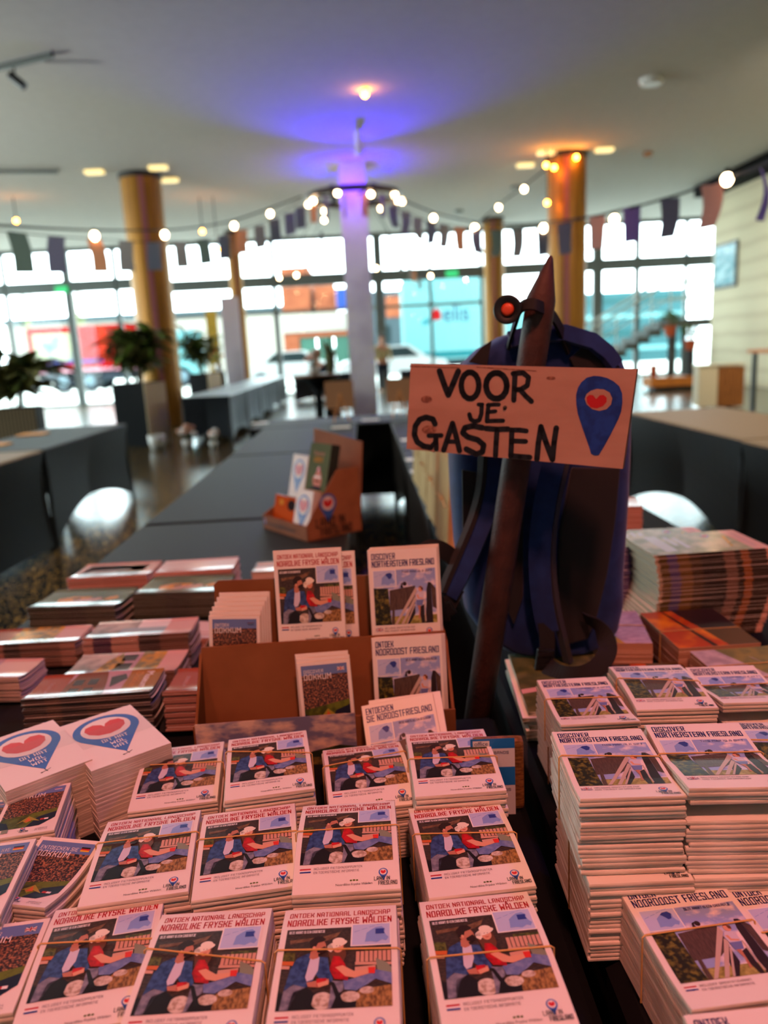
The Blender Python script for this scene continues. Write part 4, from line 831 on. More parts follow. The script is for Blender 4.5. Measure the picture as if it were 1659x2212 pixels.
def cover_tower(l1, l2, l3, flag, foot):
    pr = Print(105, 148); Nn = MATS['ink_navy']
    pr.text(l1, 5.6, 133.2, 9.0, Nn, 3, 4.35*len(l1), .19); pr.text(l2, 5.6, 121.6, 9.4, Nn, 3, 94, .18)
    U = lambda z: 6+(z-230)*.0925; V = lambda z: 148-(z-195)*.0925
    Q = lambda pts: [(min(101, max(6, U(a))), min(116, max(30, V(b)))) for a, b in pts]; g = lambda pts, m, l: pr.poly(Q(pts), MATS[m], l)
    pr.rect(6, 30, 101, 116, MATS['ph_sky'], 1)
    g([(230,840),(470,850),(480,1100),(500,1480),(230,1480)], 'ph_tree', 2); g([(500,1330),(1260,1330),(1260,1480),(500,1480)], 'ph_meadow', 2)
    g([(490,885),(915,825),(910,1100),(760,1215),(480,1230)], 'ph_wood', 3); g([(520,1225),(560,1225),(550,1480),(500,1480)], 'ph_wood', 3); g([(670,850),(690,775),(720,760),(705,800),(720,850)], 'ph_wooddark', 4); pr.ell(U(745), V(785), 2.8, 3.2, MATS['ph_hair'], 4); g([(720,815),(800,825),(800,842),(715,850)], 'ph_shirt', 4)
    g([(1130,780),(1175,785),(1190,1480),(1060,1480),(1090,1100),(1100,900)], 'ph_wooddark', 3); g([(1175,785),(1255,890),(1255,1240),(1190,1200)], 'ph_wood', 4); g([(820,1180),(900,1080),(900,1300),(800,1480),(760,1480)], 'ph_wooddark', 3); g([(960,1200),(1050,1150),(1050,1480),(1000,1480)], 'ph_wooddark', 3)
    g([(920,850),(940,930),(590,1480),(550,1480)], 'ph_rail', 5); g([(900,1010),(925,1060),(700,1480),(655,1480)], 'ph_rail', 5); g([(890,1130),(905,1150),(760,1480),(735,1480)], 'ph_rail', 5); g([(1050,1060),(1066,1060),(1076,1440),(1058,1440)], 'ph_rail', 5)
    g([(940,940),(1000,920),(1050,950),(1050,1070),(930,1070),(915,1000)], 'ph_shirt', 6); g([(920,1070),(1050,1070),(1020,1165),(930,1165)], 'ph_shorts', 6); g([(940,1165),(990,1165),(975,1390),(945,1390),(965,1270)], 'ph_skin_shade', 6); pr.ell(U(1003), V(885), 3.4, 4.6, MATS['ph_skin'], 7); g([(965,860),(1000,835),(1045,870),(1040,915),(1010,900),(1005,860)], 'ph_hairbrown', 8); g([(930,980),(960,980),(970,1030),(1040,1045),(1035,1062),(950,1050)], 'ph_skin', 7)
    pr.text(l3, 50, 110.6, 3.2, MATS['ink_navy'], 6, 46, .16); inset_map(pr, 6.6, 90.5, 40, 115.4, 'poly')
    (flag_nl if flag == 'nl' else flag_uk)(pr, 6, 20.5); pr.text(foot[0], 20, 23.6, 2.6, MATS['ink_grey'], 2, 46, .2); pr.text(foot[1], 20, 19, 2.6, MATS['ink_grey'], 2, 46, .2); land_logo(pr, 80, 2.5); return pr
def cover_town(l1, flag):
    w, h = 79, 112; pr = Print(w, h)
    pr.poly([(5,16),(57,16),(74,30),(74,107),(5,107)], MATS['ph_town'], 1); pr.poly([(5,92),(74,92),(74,107),(5,107)], MATS['ph_dusk'], 2)
    pr.poly([(5,16),(40,16),(74,44),(74,52),(40,46),(5,40)], MATS['ph_field'], 2); pr.poly([(40,16),(57,16),(74,30),(74,44),(52,36)], MATS['ph_moat'], 3); pr.poly([(5,16),(20,16),(14,30),(5,34)], MATS['ph_moat'], 3)
    pr.poly([(26,24),(40,40),(56,26),(44,30),(40,24),(34,30)], MATS['ph_fort'], 4); pr.poly([(36,27),(40,37),(45,28)], MATS['ph_orange'], 5)
    pr.text(l1, 9, 95.5, 4.6, MATS['ink_white'], 4, 3.6*len(l1), .2); pr.text('DOKKUM', 9, 85.5, 8, MATS['ink_white'], 4, 40, .22)
    {'nl': lambda: flag_nl(pr, 60, 97, 10, 4.5), 'uk': lambda: flag_uk(pr, 59, 96, 11, 6), 'de': lambda: flag_de(pr, 59, 96, 11, 6)}[flag]()
    pr.rect(56, 27, 61, 30.4, MATS['flag_r'], 5); pr.rect(61, 27, 66, 30.4, MATS['ink_white'], 5); pr.rect(12, 8, 20, 16, MATS['ph_sage'], 4)
    pin(pr, 38, 12.5, 3, 6, 5); pr.text('LAND IN', 33, 7.5, 2.2, MATS['ink_black'], 8, 9, .22); pr.text('FRIESLAND', 35, 4.6, 2.2, MATS['ink_black'], 8, 11, .22); pr.text('INFORMATIE', 54, 8, 1.8, MATS['ink_grey'], 3, 15, .2); pr.text('EN TOCHTEN', 54, 5, 1.8, MATS['ink_grey'], 3, 15, .2); return pr
# ---- brochure bodies
def interp(prof, v):
    if v <= prof[0][0]: return prof[0][1]
    for (a, za), (b, zb) in zip(prof[:-1], prof[1:]):
        if v <= b: return za+(zb-za)*(v-a)/(b-a)
    return prof[-1][1]
def smooth_prof(fn, n=14): return [(i/n, fn(i/n)) for i in range(n+1)]
_bm = {}
def brochure(key, w, h, t, prof, pr=None, top=None, edge=None, bulge=.0007, pz=1.0, dl=.00012):
    """folded brochure: closed body with rounded edges bent along its length, print on its top face"""
    if key in _bm: return _bm[key]
    top = top or PAPER; edge = edge or MATS['paper_edge']; m_ = MB(); rows = []; P = [(v, z*pz) for v, z in prof]
    def row(y, z0, z1, ww): zm = (z0+z1)/2; return [(-ww, y, z0), (-ww-bulge, y, zm), (-ww, y, z1), (ww, y, z1), (ww+bulge, y, zm), (ww, y, z0)]
    k = t*.3
    rows.append(row(-h/2-bulge, P[0][1]+k, P[0][1]+t-k, w/2-.0003))
    for v, z in P: rows.append(row((v-.5)*h, z, z+t, w/2))
    rows.append(row(h/2+bulge, P[-1][1]+k, P[-1][1]+t-k, w/2-.0003))
    b = len(m_.v); m_.v += [p for r_ in rows for p in r_]; te, pe = m_.mi(top), m_.mi(edge)
    for i in range(len(rows)-1):
        for q in range(6):
            n = (q+1) % 6; m_.f.append((b+i*6+q, b+i*6+n, b+(i+1)*6+n, b+(i+1)*6+q)[::-1]); m_.m.append(te if q == 2 and 0 < i < len(rows)-2 else pe)
    m_.f.append(tuple(b+q for q in range(6))); m_.m.append(pe); m_.f.append(tuple(b+(len(rows)-1)*6+q for q in range(5, -1, -1))); m_.m.append(pe)
    if pr:
        kx, ky = w*1000/pr.w, h*1000/pr.h
        pr.emit(m_, lambda u, v: Vector((u*kx*.001-w/2, v*ky*.001-h/2, t+interp(P, v*ky*.001/h))), [v*pr.h for v, _ in P], dl)
    _bm[key] = m_.mesh('brochure'); return _bm[key]
M('rubber', (206,160,92), .5, .4); M('rubber_dark', (150,104,50), .5, .4)
def band(t, w, H, y0, y1, zl, mat='rubber', r=.0008):
    """elastic band round the bundle; zl(u) is the height of the top face under the band"""
    P = [(-w/2-.0018, y0, .002), (-w/2-.0018, y0, zl(0)-.001)]+[(-w/2+w*u, y0+(y1-y0)*u, zl(u)+.0012) for u in (0.01, .25, .5, .75, .99)]+[(w/2+.0018, y1, zl(1)-.001), (w/2+.0018, y1, .002)]
    m_ = MB(); m_.tube(P, r, MATS[mat], 6); m_.build('rubber_band', t)
PROF = {'flat': smooth_prof(lambda v: 0), 'hump': smooth_prof(lambda v: .007*(1-((v-.45)/.55)**2) if v > .45 else .007-.002*((.45-v)/.45)**2),
 'arch': smooth_prof(lambda v: .011*(1-((v-.5)/.5)**2)), 'drop': smooth_prof(lambda v: .006 if v < .6 else .006-.010*((v-.6)/.4)**2+.004*((v-.6)/.4)),
 'lift': smooth_prof(lambda v: .001+.006*max(0, (.3-v)/.3)**1.5), 'flare': smooth_prof(lambda v: .004*max(0, (v-.6)/.4)+.016*max(0, (.52-v)/.52)**.8)}
def bundle(label, design, pr, P, rz, n, t, z0, prof='hump', w=.105, h=.148, group=None, bandv=(.52, .46), jit=.0012, name='brochure_bundle', seed=0, loose=0, cat='brochures', bmat='rubber'):
    rn = random.Random(seed*31+n); P = (P[0], P[1]); th = thing(name, label, cat, (P[0], P[1], z0), rz, group); pf = PROF[prof]; z = 0
    for i in range(n):
        top = i == n-1; lev = round(3*(i/(n-1))**2)/3 if prof != 'flare' else (1.0 if i >= n-1-loose else 0)
        key = (design if top else 'plain', prof, lev, w, h, t)
        me = brochure(key, w, h, t*.94, pf, pr if top else None, pz=lev)
        part('brochure', me, th, (rn.uniform(-jit, jit)*(0 if top else 1), rn.uniform(-jit, jit)*(.2 if top else 1), i*t), (0, 0, R(rn.uniform(-.7, .7))*(0 if top else 1)))
    H = n*t
    if bandv: band(th, w+.002, H, (bandv[0]-.5)*h, (bandv[1]-.5)*h, lambda u: H-t*.06+max(interp(pf, bandv[0]+(bandv[1]-bandv[0])*u), 0)+.0003, bmat)
    return th
def from_tl(px, z, rz, w, h):
    p = atz(px[0], px[1], z); q = Matrix.Rotation(rz, 3, 'Z')@Vector((w/2, -h/2, 0)); return (p.x+q.x, p.y+q.y)
ZT = .7508
RED = cover_red()
ROWN = {4: 'front row', 3: 'second row', 2: 'third row'}
NFW = [(4,1,(120,1962),.832,8,'hump'),(4,2,(350,1972),.838,0,'hump'),(4,3,(617,1963),.838,-1,'hump'),(4,4,(905,1945),.836,3,'hump'),
 (3,1,(233,1772),.838,7,'hump'),(3,2,(440,1757),.838,7,'hump'),(3,3,(655,1738),.845,0,'arch'),(3,4,(882,1743),.834,4,'hump'),
 (2,1,(318,1618),.828,7,'hump'),(2,2,(494,1595),.846,8,'hump'),(2,3,(697,1618),.828,6,'arch'),(2,4,(876,1583),.848,1,'hump')]
BV = {(4,1): (.66,.54), (4,2): (.68,.52), (4,3): (.63,.6), (4,4): (.5,.49), (3,1): (.66,.64), (3,2): (.62,.56), (3,3): (.56,.57), (3,4): (.62,.52), (2,1): (.66,.55), (2,2): (.72,.5), (2,3): (.58,.70), (2,4): (.5,.46)}
PLACE = {1: 'at the end beside the town brochures', 2: 'second from that end', 3: 'third, one in from the dark gap', 4: 'at the end beside the dark gap'}
for r_, c_, px, zt, a, pf in NFW:
    n = 17; t = (zt-.006-ZT)/n
    hh = .148 if pf == 'arch' or (r_, c_) == (3, 1) else .151 if (r_, c_) == (3, 2) else .156
    bundle('banded bundle of red-titled brochures, '+ROWN[r_]+', '+PLACE[c_], 'red', RED, from_tl(px, zt-.004, R(a), .105, hh), R(a), n, t, ZT, pf, h=hh, group='red-titled brochure bundles', bandv=BV[(r_, c_)], seed=r_*10+c_)
EN = cover_tower('DISCOVER', 'NORTHEASTERN FRIESLAND', 'THIS MAP IS A GIFT', 'uk', ('INCLUDING ORIENTATION MAP', 'AND TOURIST INFORMATION'))
NL = cover_tower('ONTDEK', 'NOORDOOST FRIESLAND', 'DEZE KAART IS EEN CADEAUTJE', 'nl', ('INCLUSIEF ORIENTATIEKAART', 'EN TOERISTISCHE INFORMATIE'))
DE = cover_tower('ENTDECKEN', 'SIE NORDOSTFRIESLAND', 'DIESE KARTE IST EIN GESCHENK', 'nl', ('INKLUSIVE KARTE', 'UND INFORMATION'))
GB = 'blue-titled English brochure bundles'
def two(lab, low_lab, px, zt, a, zm, n, prof, bv, seed, loose=0, dx=(.004, -.004), da=1.5, w=.105, h=.148):
    c = from_tl(px, zt, R(a), w, h); t = (zt-zm-.0006)/n
    nl = max(4, int((zm-ZT)/t)); tl = (zm-.0004-ZT)/nl
    q = Matrix.Rotation(R(a), 3, 'Z')@Vector((dx[0], dx[1], 0))
    bundle(low_lab, 'en', EN, (c[0]+q.x, c[1]+q.y), R(a+da), nl, tl, ZT, 'flat', w, h, GB, (.5, .5), .0014, seed=seed+50, bmat='rubber_dark')
    bundle(lab, 'en', EN, c, R(a), n, t, zm+.0004, prof, w, h, GB, bv, .0018, seed=seed, loose=loose)
two('upper blue-titled bundle next to the gap with a flat cover, front stack', 'lower bundle under the front blue-titled stack beside the gap', (1192,1582), .914, -2.8, .838, 17, 'lift', (.62,.56), 1, dx=(.004, -.012), w=.100, h=.142)
two('upper blue-titled bundle with its cover folded up, middle of the front stacks', 'lower bundle under the folded-up cover stack', (1393,1572), .912, -4.5, .836, 16, 'flare', (.60,.60), 2, loose=3, dx=(.004, -.006), w=.104)
two('blue-titled bundle at the gap side, second row just below the backpack strap', 'lower bundle in the second-row stack below the backpack strap', (1160,1470), .872, -1, .81, 14, 'lift', (.56,.53), 3, dx=(.002, 0), w=.099, h=.146)
two('blue-titled bundle in the middle of the second row, cover curving down', 'lower bundle in the middle stack of the second row', (1315,1440), .874, -4, .815, 13, 'hump', (.62,.50), 4, w=.103, h=.148)
two('blue-titled bundle with its cover folded up, second row by the postcard packs', 'lower bundle of the second-row stack by the postcard packs', (1480,1447), .866, -3.5, .81, 12, 'flare', (.60,.60), 5, loose=2, w=.098, h=.140)
two('blue-titled bundle cut by the picture edge, at the end of the front stacks', 'lower bundle of the stack cut by the picture edge', (1567,1560), .874, -7, .815, 13, 'drop', (.62,.60), 6)
GD = 'blue-titled Dutch brochure bundles'
for i, (px, zt, a, lab) in enumerate((((1336,1916), .826, 4, 'blue-titled Dutch bundle standing alone before the tall stacks, beside the dark gap'), ((1562,1912), .822, 4, 'blue-titled Dutch bundle next to the lone one, cut by the frame'), ((1476,2186), .832, 2, 'blue-titled Dutch bundle at the very front edge, only its title showing'))):
    n = 16; w = .102; t = (zt-.004-ZT)/n; bundle(lab, 'nl', NL, from_tl(px, zt, R(a), w, .146), R(a), n, t, ZT, 'lift', w, .146, GD, (.58, .60), .0012, seed=70+i)
# ---- little town guides
TN, TE, TD = cover_town('ONTDEK', 'nl'), cover_town('DISCOVER', 'uk'), cover_town('ENTDECKEN SIE', 'de')
def pile(label_top, label_rest, design, pr, c, rz, n, t, z0, w, h, prof, group, cat='brochure', name='brochure', jit=.002, top=None, edge=None, seed=0, bulge=.0005, z_pz=None, rot=None, dl=.00012):
    """loose pile: every leaflet is its own thing"""
    rn = random.Random(seed+n); pf = PROF[prof] if isinstance(prof, str) else prof; out = []
    for i in range(n):
        tp = i == n-1; lev = 1.0
        me = brochure((design, tp, w, h, round(t, 5), str(prof)[:60], id(edge) if edge else 0), w, h, t*.95, pf, pr if tp else None, top if tp or top is None else top, edge, bulge, dl=dl)
        o = bpy.data.objects.new(name, me); COL.objects.link(o); jx, jy = (0, 0) if tp else (rn.uniform(-jit, jit), rn.uniform(-jit, jit))
        o.location = (c[0]+jx, c[1]+jy, z0+i*t); o.rotation_euler = (0, 0, rz+(0 if tp else R(rn.uniform(-.6, .6))))
        tag(o, label_top if tp else label_rest, cat, group); out.append(o)
    return out
w, h = .070, .101
pile('Dutch town guide on top, just in front of the white pin blocks', 'town guide lower in the pile before the white pin blocks', 'tn', TN, from_tl((25,1707), .835, R(10), w, h), R(10), 18, .0046, ZT, w, h, 'flat', 'town guides before the pin blocks', seed=1)
pile('Dutch town guide on top of the pile cut by the frame', 'town guide lower in the frame-cut pile', 'tn', TN, from_tl((-100,1740), .83, R(8), w, h), R(8), 17, .0046, ZT, w, h, 'flat', 'town guides at the frame edge', seed=2)
pile('town guide with a German flag on top of its pile', 'town guide under the German-flag one', 'td', TD, from_tl((-85,1832), .845, R(7), .078, .118), R(7), 20, .0047, ZT, .078, .118, 'flat', 'German town guides', seed=3)
pile('town guide curling up with a bluish sheen beside the red-titled bundles', 'town guide under the curling bluish one', 'td', TD, from_tl((90,1806), .832, R(-13), .076, .104), R(-13), 14, .0052, ZT+.0005, .076, .104, smooth_prof(lambda v: .008*(2*v-1)**2), 'curling town guides', seed=4)
pile('town guide with a British flag in the front corner', 'town guide under the one with the British flag', 'te', TE, from_tl((-75,2005), .83, R(6), .078, .11), R(6), 17, .0046, ZT, .078, .11, 'flat', 'English town guides', seed=5)
# ---- the two blocks of pin postcards
def pin_block(px, z, a, lab, seed):
    w, h = .105, .155; c = from_tl(px, z, R(a), w, h); pr = Print(97, 150); r = 41
    P = [(48.5+r*math.cos(q), 100+r*math.sin(q)) for q in [math.radians(d) for d in range(-35, 216, 10)]]
    pr.poly(P+[(48.5, 19)], MATS['pin_blue'], 1); pr.ell(48.5, 102, 31, 31, PAPER, 2, 28); heart(pr, 48.5, 101, 27, MATS['pin_red'], 3)
    pr.text('DIT HAT', 33, 61, 8, MATS['ink_white'], 4, 31, .18); pr.text('WOL', 40, 49, 8, MATS['ink_white'], 4, 17, .18); pr.text('WAT', 40, 37, 8, MATS['ink_white'], 4, 17, .18)
    pr.stroke([(44,13),(50,15),(54,17)], 1, MATS['ink_black'], 2); pr.stroke([(48,19),(49.5,12)], .8, MATS['ink_black'], 2); pr.ell(43, 13, 1.6, 1.2, MATS['ink_black'], 2, 8)
    t = thing('postcard_block', lab, 'postcards', (c[0], c[1], ZT), R(a), 'blocks of white postcards with a map pin')
    n = 34; tt = (z-ZT)/n; rn = random.Random(seed)
    for i in range(n):
        tp = i == n-1; me = brochure(('pinblock', tp), w, h, tt*.985, PROF['flat'], pr if tp else None, bulge=.0001)
        part('postcard', me, t, (0 if tp else rn.uniform(-.0004, .0004), 0 if tp else rn.uniform(-.0004, .0004), i*tt))
    m_ = MB(); m_.raw([(-w/2-.001, -.018, z-ZT+.0012), (w/2+.001, -.018, z-ZT+.0012), (w/2+.001, .03, z-ZT+.0012), (-w/2-.001, .03, z-ZT+.0012), (-w/2-.001, -.018, z-ZT-.04), (-w/2-.001, .03, z-ZT-.04), (w/2+.001, -.018, z-ZT-.04), (w/2+.001, .03, z-ZT-.04)], [(0, 1, 2, 3), (4, 0, 3, 5), (1, 6, 7, 2)], MATS['wrap']); m_.build('clear_wrap', t)
def wrap_mat():
    mt = bpy.data.materials.new('wrap'); mt.use_nodes = True; nt = mt.node_tree; nt.nodes.clear(); o = nt.nodes.new('ShaderNodeOutputMaterial'); mx = nt.nodes.new('ShaderNodeMixShader'); tr = nt.nodes.new('ShaderNodeBsdfTransparent'); gl = nt.nodes.new('ShaderNodeBsdfGlossy')
    gl.inputs['Roughness'].default_value = .06; mx.inputs[0].default_value = .08; nt.links.new(tr.outputs[0], mx.inputs[1]); nt.links.new(gl.outputs[0], mx.inputs[2]); nt.links.new(mx.outputs[0], o.inputs[0]); MATS['wrap'] = mt
wrap_mat()
pin_block((123,1572), .850, 36, 'block of white map-pin postcards beside the red-titled bundles', 1)
pin_block((-58,1612), .852, 39, 'block of white map-pin postcards cut by the frame', 2)
# ---- glossy leaflets behind (long side across)
M('gl_pink', (206,160,150), .16, .5); M('gl_white', (222,214,208), .18, .5); M('gl_green', (92,100,66), .15, .5); M('gl_brown', (120,74,48), .15, .5); M('gl_rust', (150,70,44), .15, .5); M('gl_gold', (150,104,34), .15, .5); M('gl_sky', (130,134,128), .16, .5, n=(20, (190,184,170), .4, .6)); M('gl_yellow', (196,150,50), .16, .5, n=(60, (120,110,60), .4, .6)); M('gl_mauve', (176,140,150), .16, .5); M('gl_window', (70,64,62), .16, .5); M('gl_teal', (150,170,176), .16, .5); M('gl_navy', (40,40,70), .16, .5); M('gl_orange', (206,140,60), .16, .5)
def glz(w, h, items, base):
    pr = Print(w, h); pr.rect(0, 0, w, h, MATS[base], 1)
    for it in items: pr.poly(it[0], MATS[it[1]], it[2] if len(it) > 2 else 2)
    return pr
bx = lambda a, b, c, d: [(a, b), (c, b), (c, d), (a, d)]
curl = smooth_prof(lambda v: .0012+.0062*max(0, (.42-v)/.42)**2+.002*max(0, (v-.85)/.15)**2, 16)
curlx = smooth_prof(lambda v: .001+.004*max(0, (.5-v)/.5)**2, 12)
museum = glz(205, 100, [(bx(0,0,52,100), 'gl_rust'), (bx(52,0,150,100), 'gl_mauve'), ([(52,0),(128,0),(118,60),(110,100),(60,100),(52,60)], 'gl_brown', 3)]+[(bx(62+k*24,20+j*34,78+k*24,42+j*34), 'gl_window', 4) for k in range(2) for j in range(2)]+[([(128,40),(150,70),(142,90),(120,80)], 'gl_window', 4), (bx(150,0,205,100), 'gl_gold', 3)], 'gl_mauve')
def vtext(pr, t, x, y, L, mat, layer=5, size=1.0):
    P, w = font_polys(t); k = L/w
    for q in P: pr.poly([(x+b*k*size, y-a*k) for a, b in q], mat, layer)
vtext(museum, 'Museum', 178, 92, 62, MATS['ink_white']); vtext(museum, 'Dokkum', 160, 92, 62, MATS['gl_orange']); vtext(museum, 'DOKKUM', 22, 70, 40, MATS['gl_pink'])
musback = glz(205, 100, [(bx(0,0,70,100), 'gl_sky'), ([(45,0),(70,0),(95,60),(80,100),(60,70)], 'gl_yellow', 3), (bx(70,0,120,100), 'gl_mauve'), (bx(82,20,112,55), 'gl_window', 3), (bx(85,66,112,92), 'gl_window', 3), (bx(120,0,165,100), 'gl_yellow'), (bx(165,0,205,100), 'gl_pink')], 'gl_sky')
green_ = glz(205, 145, [([(48,40),(84,42),(110,60),(118,84),(70,88),(40,70)], 'gl_orange'), ([(70,38),(95,40),(120,46),(150,62),(140,78),(100,66)], 'gl_pink', 3), ([(150,60),(170,56),(184,70),(178,88),(160,80)], 'gl_orange', 3)], 'gl_green')
green_.ell(84, 70, 10, 9, MATS['ink_black'], 4, 14); green_.ell(84, 70, 4, 3.6, MATS['gl_orange'], 5, 10)
for k in range(6): green_.stroke([(96+k*8, 44), (104+k*8, 74)], 2.4, MATS['gl_brown' if k % 2 else 'gl_pink'], 4, False)
for k in range(5): green_.stroke([(120, 100+k*3), (140, 104+k*2)], 1.6, MATS['ph_field'], 3, False)
pinky = glz(205, 145, [(bx(0,0,205,145), 'gl_pink'), ([(10,20),(170,14),(180,120),(20,126)], 'gl_teal', 2), (bx(30,50,110,60), 'gl_white', 3), (bx(30,74,140,82), 'gl_white', 3)], 'gl_pink')
whitey = glz(205, 125, [(bx(15,20,150,28), 'gl_pink'), (bx(15,40,170,46), 'gl_pink')], 'gl_white')
redl = glz(205, 100, [(bx(0,0,60,100), 'gl_rust'), (bx(60,0,150,100), 'gl_yellow'), (bx(150,0,205,100), 'gl_pink')], 'gl_rust')
big = glz(205, 100, [(bx(0,0,90,100), 'gl_sky'), (bx(60,20,150,60), 'gl_teal', 3), (bx(150,0,205,100), 'gl_pink')], 'gl_white')
whl = glz(205, 100, [([(0,0),(60,0),(80,100),(0,100)], 'gl_yellow'), (bx(130,0,205,100), 'gl_pink')], 'gl_mauve')
tealp = glz(150, 105, [(bx(6,8,144,60), 'gl_white', 2), (bx(60,30,110,60), 'gl_teal', 3), (bx(6,70,144,97), 'gl_pink', 2)], 'gl_teal')
E_ = {'pink': M_bands('edge_pink', (0, -.1, .1), [(0, (206,150,132)), (.5, (196,140,122))]), 'green': M_bands('edge_green', (0, -.1, .1), [(0, (56,60,40)), (.4, (48,50,36)), (.7, (60,62,44))]),
 'brown': M_bands('edge_brown', (0, -.1, .1), [(0, (60,44,36)), (.2, (84,60,44)), (.34, (48,36,30)), (.55, (72,50,38)), (.8, (56,40,34))]),
 'mixed': M_bands('edge_mixed', (0, -.1, .1), [(0, (170,126,110)), (.12, (80,52,74)), (.3, (176,134,116)), (.58, (66,48,40)), (.78, (110,76,58))]),
 'red': M_bands('edge_red', (0, -.1, .1), [(0, (150,100,84)), (.35, (60,44,36)), (.5, (110,76,60)), (.9, (150,108,90))]), 'pale': M_bands('edge_pale', (0, -.1, .1), [(0, (206,180,160)), (.5, (190,170,156))])}
def glossy(nm, px, zt, a, w, h, n, pr, e, prof, seed):
    c = from_tl(px, zt+.002, R(a), w, h); pile('top '+nm[0], 'leaflet lower in the stack of '+nm[1], nm[1], pr, c, R(a), n, (zt-ZT)/n, ZT, w, h, prof, nm[1]+' stack', 'leaflet', 'leaflet', .0018, edge=E_[e], seed=seed, dl=.00008)
glossy(('pale pink leaflet in the last row at the aisle edge', 'pale pink leaflets in the last row'), (190,1220), .808, -1.5, .205, .145, 16, pinky, 'pink', curl, 1)
glossy(('plain white leaflet in the last row behind the green one', 'white leaflets in the last row'), (358,1213), .82, 1, .195, .125, 18, whitey, 'pink', curl, 2)
glossy(('green leaflet with orange figures at the aisle edge', 'green leaflets at the aisle edge'), (125,1274), .808, -5.5, .205, .145, 17, green_, 'green', curl, 3)
glossy(('green leaflet with orange figures next to the cardboard stand', 'green leaflets next to the cardboard stand'), (335,1246), .818, -5, .205, .15, 19, green_, 'green', curl, 4)
glossy(('rust and pink leaflet in the middle row at the frame', 'rust leaflets in the middle row'), (-10,1362), .805, -.5, .205, .10, 16, redl, 'red', curl, 5)
glossy(('pale shiny leaflet in the middle row near the stand', 'pale shiny leaflets in the middle row'), (215,1346), .822, 0, .205, .10, 19, big, 'mixed', curl, 6)
glossy(('mauve and yellow leaflet behind the frame-cut museum one', 'mauve leaflets behind the frame-cut museum stack'), (-125,1428), .80, -5, .205, .095, 14, whl, 'pale', curl, 7)
glossy(('grey and yellow house-front leaflet behind the museum leaflet', 'grey house-front leaflets behind the museum stack'), (180,1416), .808, -1, .2, .105, 17, musback, 'mixed', curl, 8)
glossy(('museum leaflet with an orange house in the front row of leaflets', 'museum leaflets standing behind the pin blocks'), (98,1461), .822, 1, .205, .102, 22, museum, 'brown', curl, 9)
glossy(('museum leaflet cut by the frame in the front row of leaflets', 'museum leaflets at the frame'), (-262,1462), .822, -2, .205, .102, 20, museum, 'brown', curl, 10)
glossy(('rust museum leaflet half hidden by the cardboard stand', 'rust leaflets half hidden by the stand'), (386,1446), .82, -1, .205, .102, 20, museum, 'red', curl, 11)
glossy(('teal and white leaflet lying behind the tall cardboard stand', 'teal leaflets behind the stand'), (555,1214), .80, 0, .15, .105, 12, tealp, 'pale', curlx, 12)
glossy(('pink leaflet sheet showing between the green and rust stacks', 'pink sheets between the green and rust stacks'), (92,1345), .762, -3, .21, .10, 3, whitey, 'pink', 'flat', 13)
glossy(('pink leaflet beside the shiny stack at the stand', 'pink leaflets beside the shiny stack'), (428,1340), .775, -10, .12, .10, 6, whitey, 'pink', 'flat', 14)
# ---- packs on the other table
M('mag_green', (120,128,92), .2, .5, n=(26, (176,176,140), .4, .62)); M('mag_grey', (176,180,172), .22, .5); M('sand', (186,166,170), .4, .4, n=(40, (150,132,140), .4, .62)); M('dune', (130,116,40), .4, .4, n=(40, (96,92,36), .4, .62)); M('lav', (176,150,170), .45, .3, n=(60, (140,118,142), .44, .6, (1, 5, 1))); M('sunset', (170,58,14), .3, .4, n=(18, (226,132,30), .45, .65)); M('sunset_dark', (44,28,26), .3, .4); M('sunset_olive', (84,62,30), .3, .4); M('olive', (96,96,54), .35, .4, n=(40, (70,76,38), .4, .6))
E_['mag'] = M_bands('edge_magazine', (0, -.12, .12), [(0, (176,150,120)), (.07, (96,74,30)), (.14, (92,78,120)), (.22, (112,82,34)), (.31, (70,50,24)), (.42, (44,30,20)), (.62, (112,82,66)), (.70, (52,34,20)), (.76, (140,80,34)), (.83, (56,36,22)), (.97, (200,140,118))], lines=None)
mag = Print(240, 155); mag.rect(0, 0, 205, 155, MATS['mag_green'], 1); mag.rect(205, 0, 240, 155, MATS['gl_pink'], 1); mag.rect(35, 20, 60, 140, MATS['mag_grey'], 2); mag.rect(70, 60, 80, 130, MATS['mag_grey'], 2); mag.rect(86, 40, 96, 120, MATS['mag_grey'], 2); pin(mag, 160, 120, 9, 16, 2); mag.stroke([(175, 30), (195, 110)], 6, MATS['gl_yellow'], 2); mag.stroke([(218, 20), (222, 130)], 2, MATS['ink_grey'], 2)
c0 = from_tl((1345,1160), .925, R(2), .24, .155)
rn = random.Random(77); n = 48; tm = (.925-ZT)/n
for i in range(n):
    tp = i == n-1; me = brochure(('mag', tp), .24, .155, tm*.95, PROF['flat'], mag if tp else None, edge=E_['mag'], bulge=.0002); o = bpy.data.objects.new('magazine', me); COL.objects.link(o); lean = (i/(n-1)-.8)
    o.location = (c0[0]+.028*math.sin(2.6*i/n)-.012+rn.uniform(-.002, .002)*(not tp), c0[1]-.004*(1-i/n)+rn.uniform(-.001, .001), ZT+i*tm); o.rotation_euler = (0, 0, R(2+rn.uniform(-.5, .5)*(not tp)))
    tag(o, 'top magazine of the tall stack, green cover with a pink strip' if tp else 'magazine within the tall stack beside the backpack, striped edges', 'magazine', 'magazines of the tall stack beside the backpack')
pile('top magazine of the stack just behind the tall magazine stack', 'magazine in the stack behind the tall magazine stack', 'mag2', mag, from_tl((1290,1148), .905, R(-2), .225, .15), R(-2), 30, (.905-ZT)/30, ZT, .225, .15, 'flat', 'magazines behind the tall stack', 'magazine', 'magazine', .002, edge=E_['mag'], seed=5)
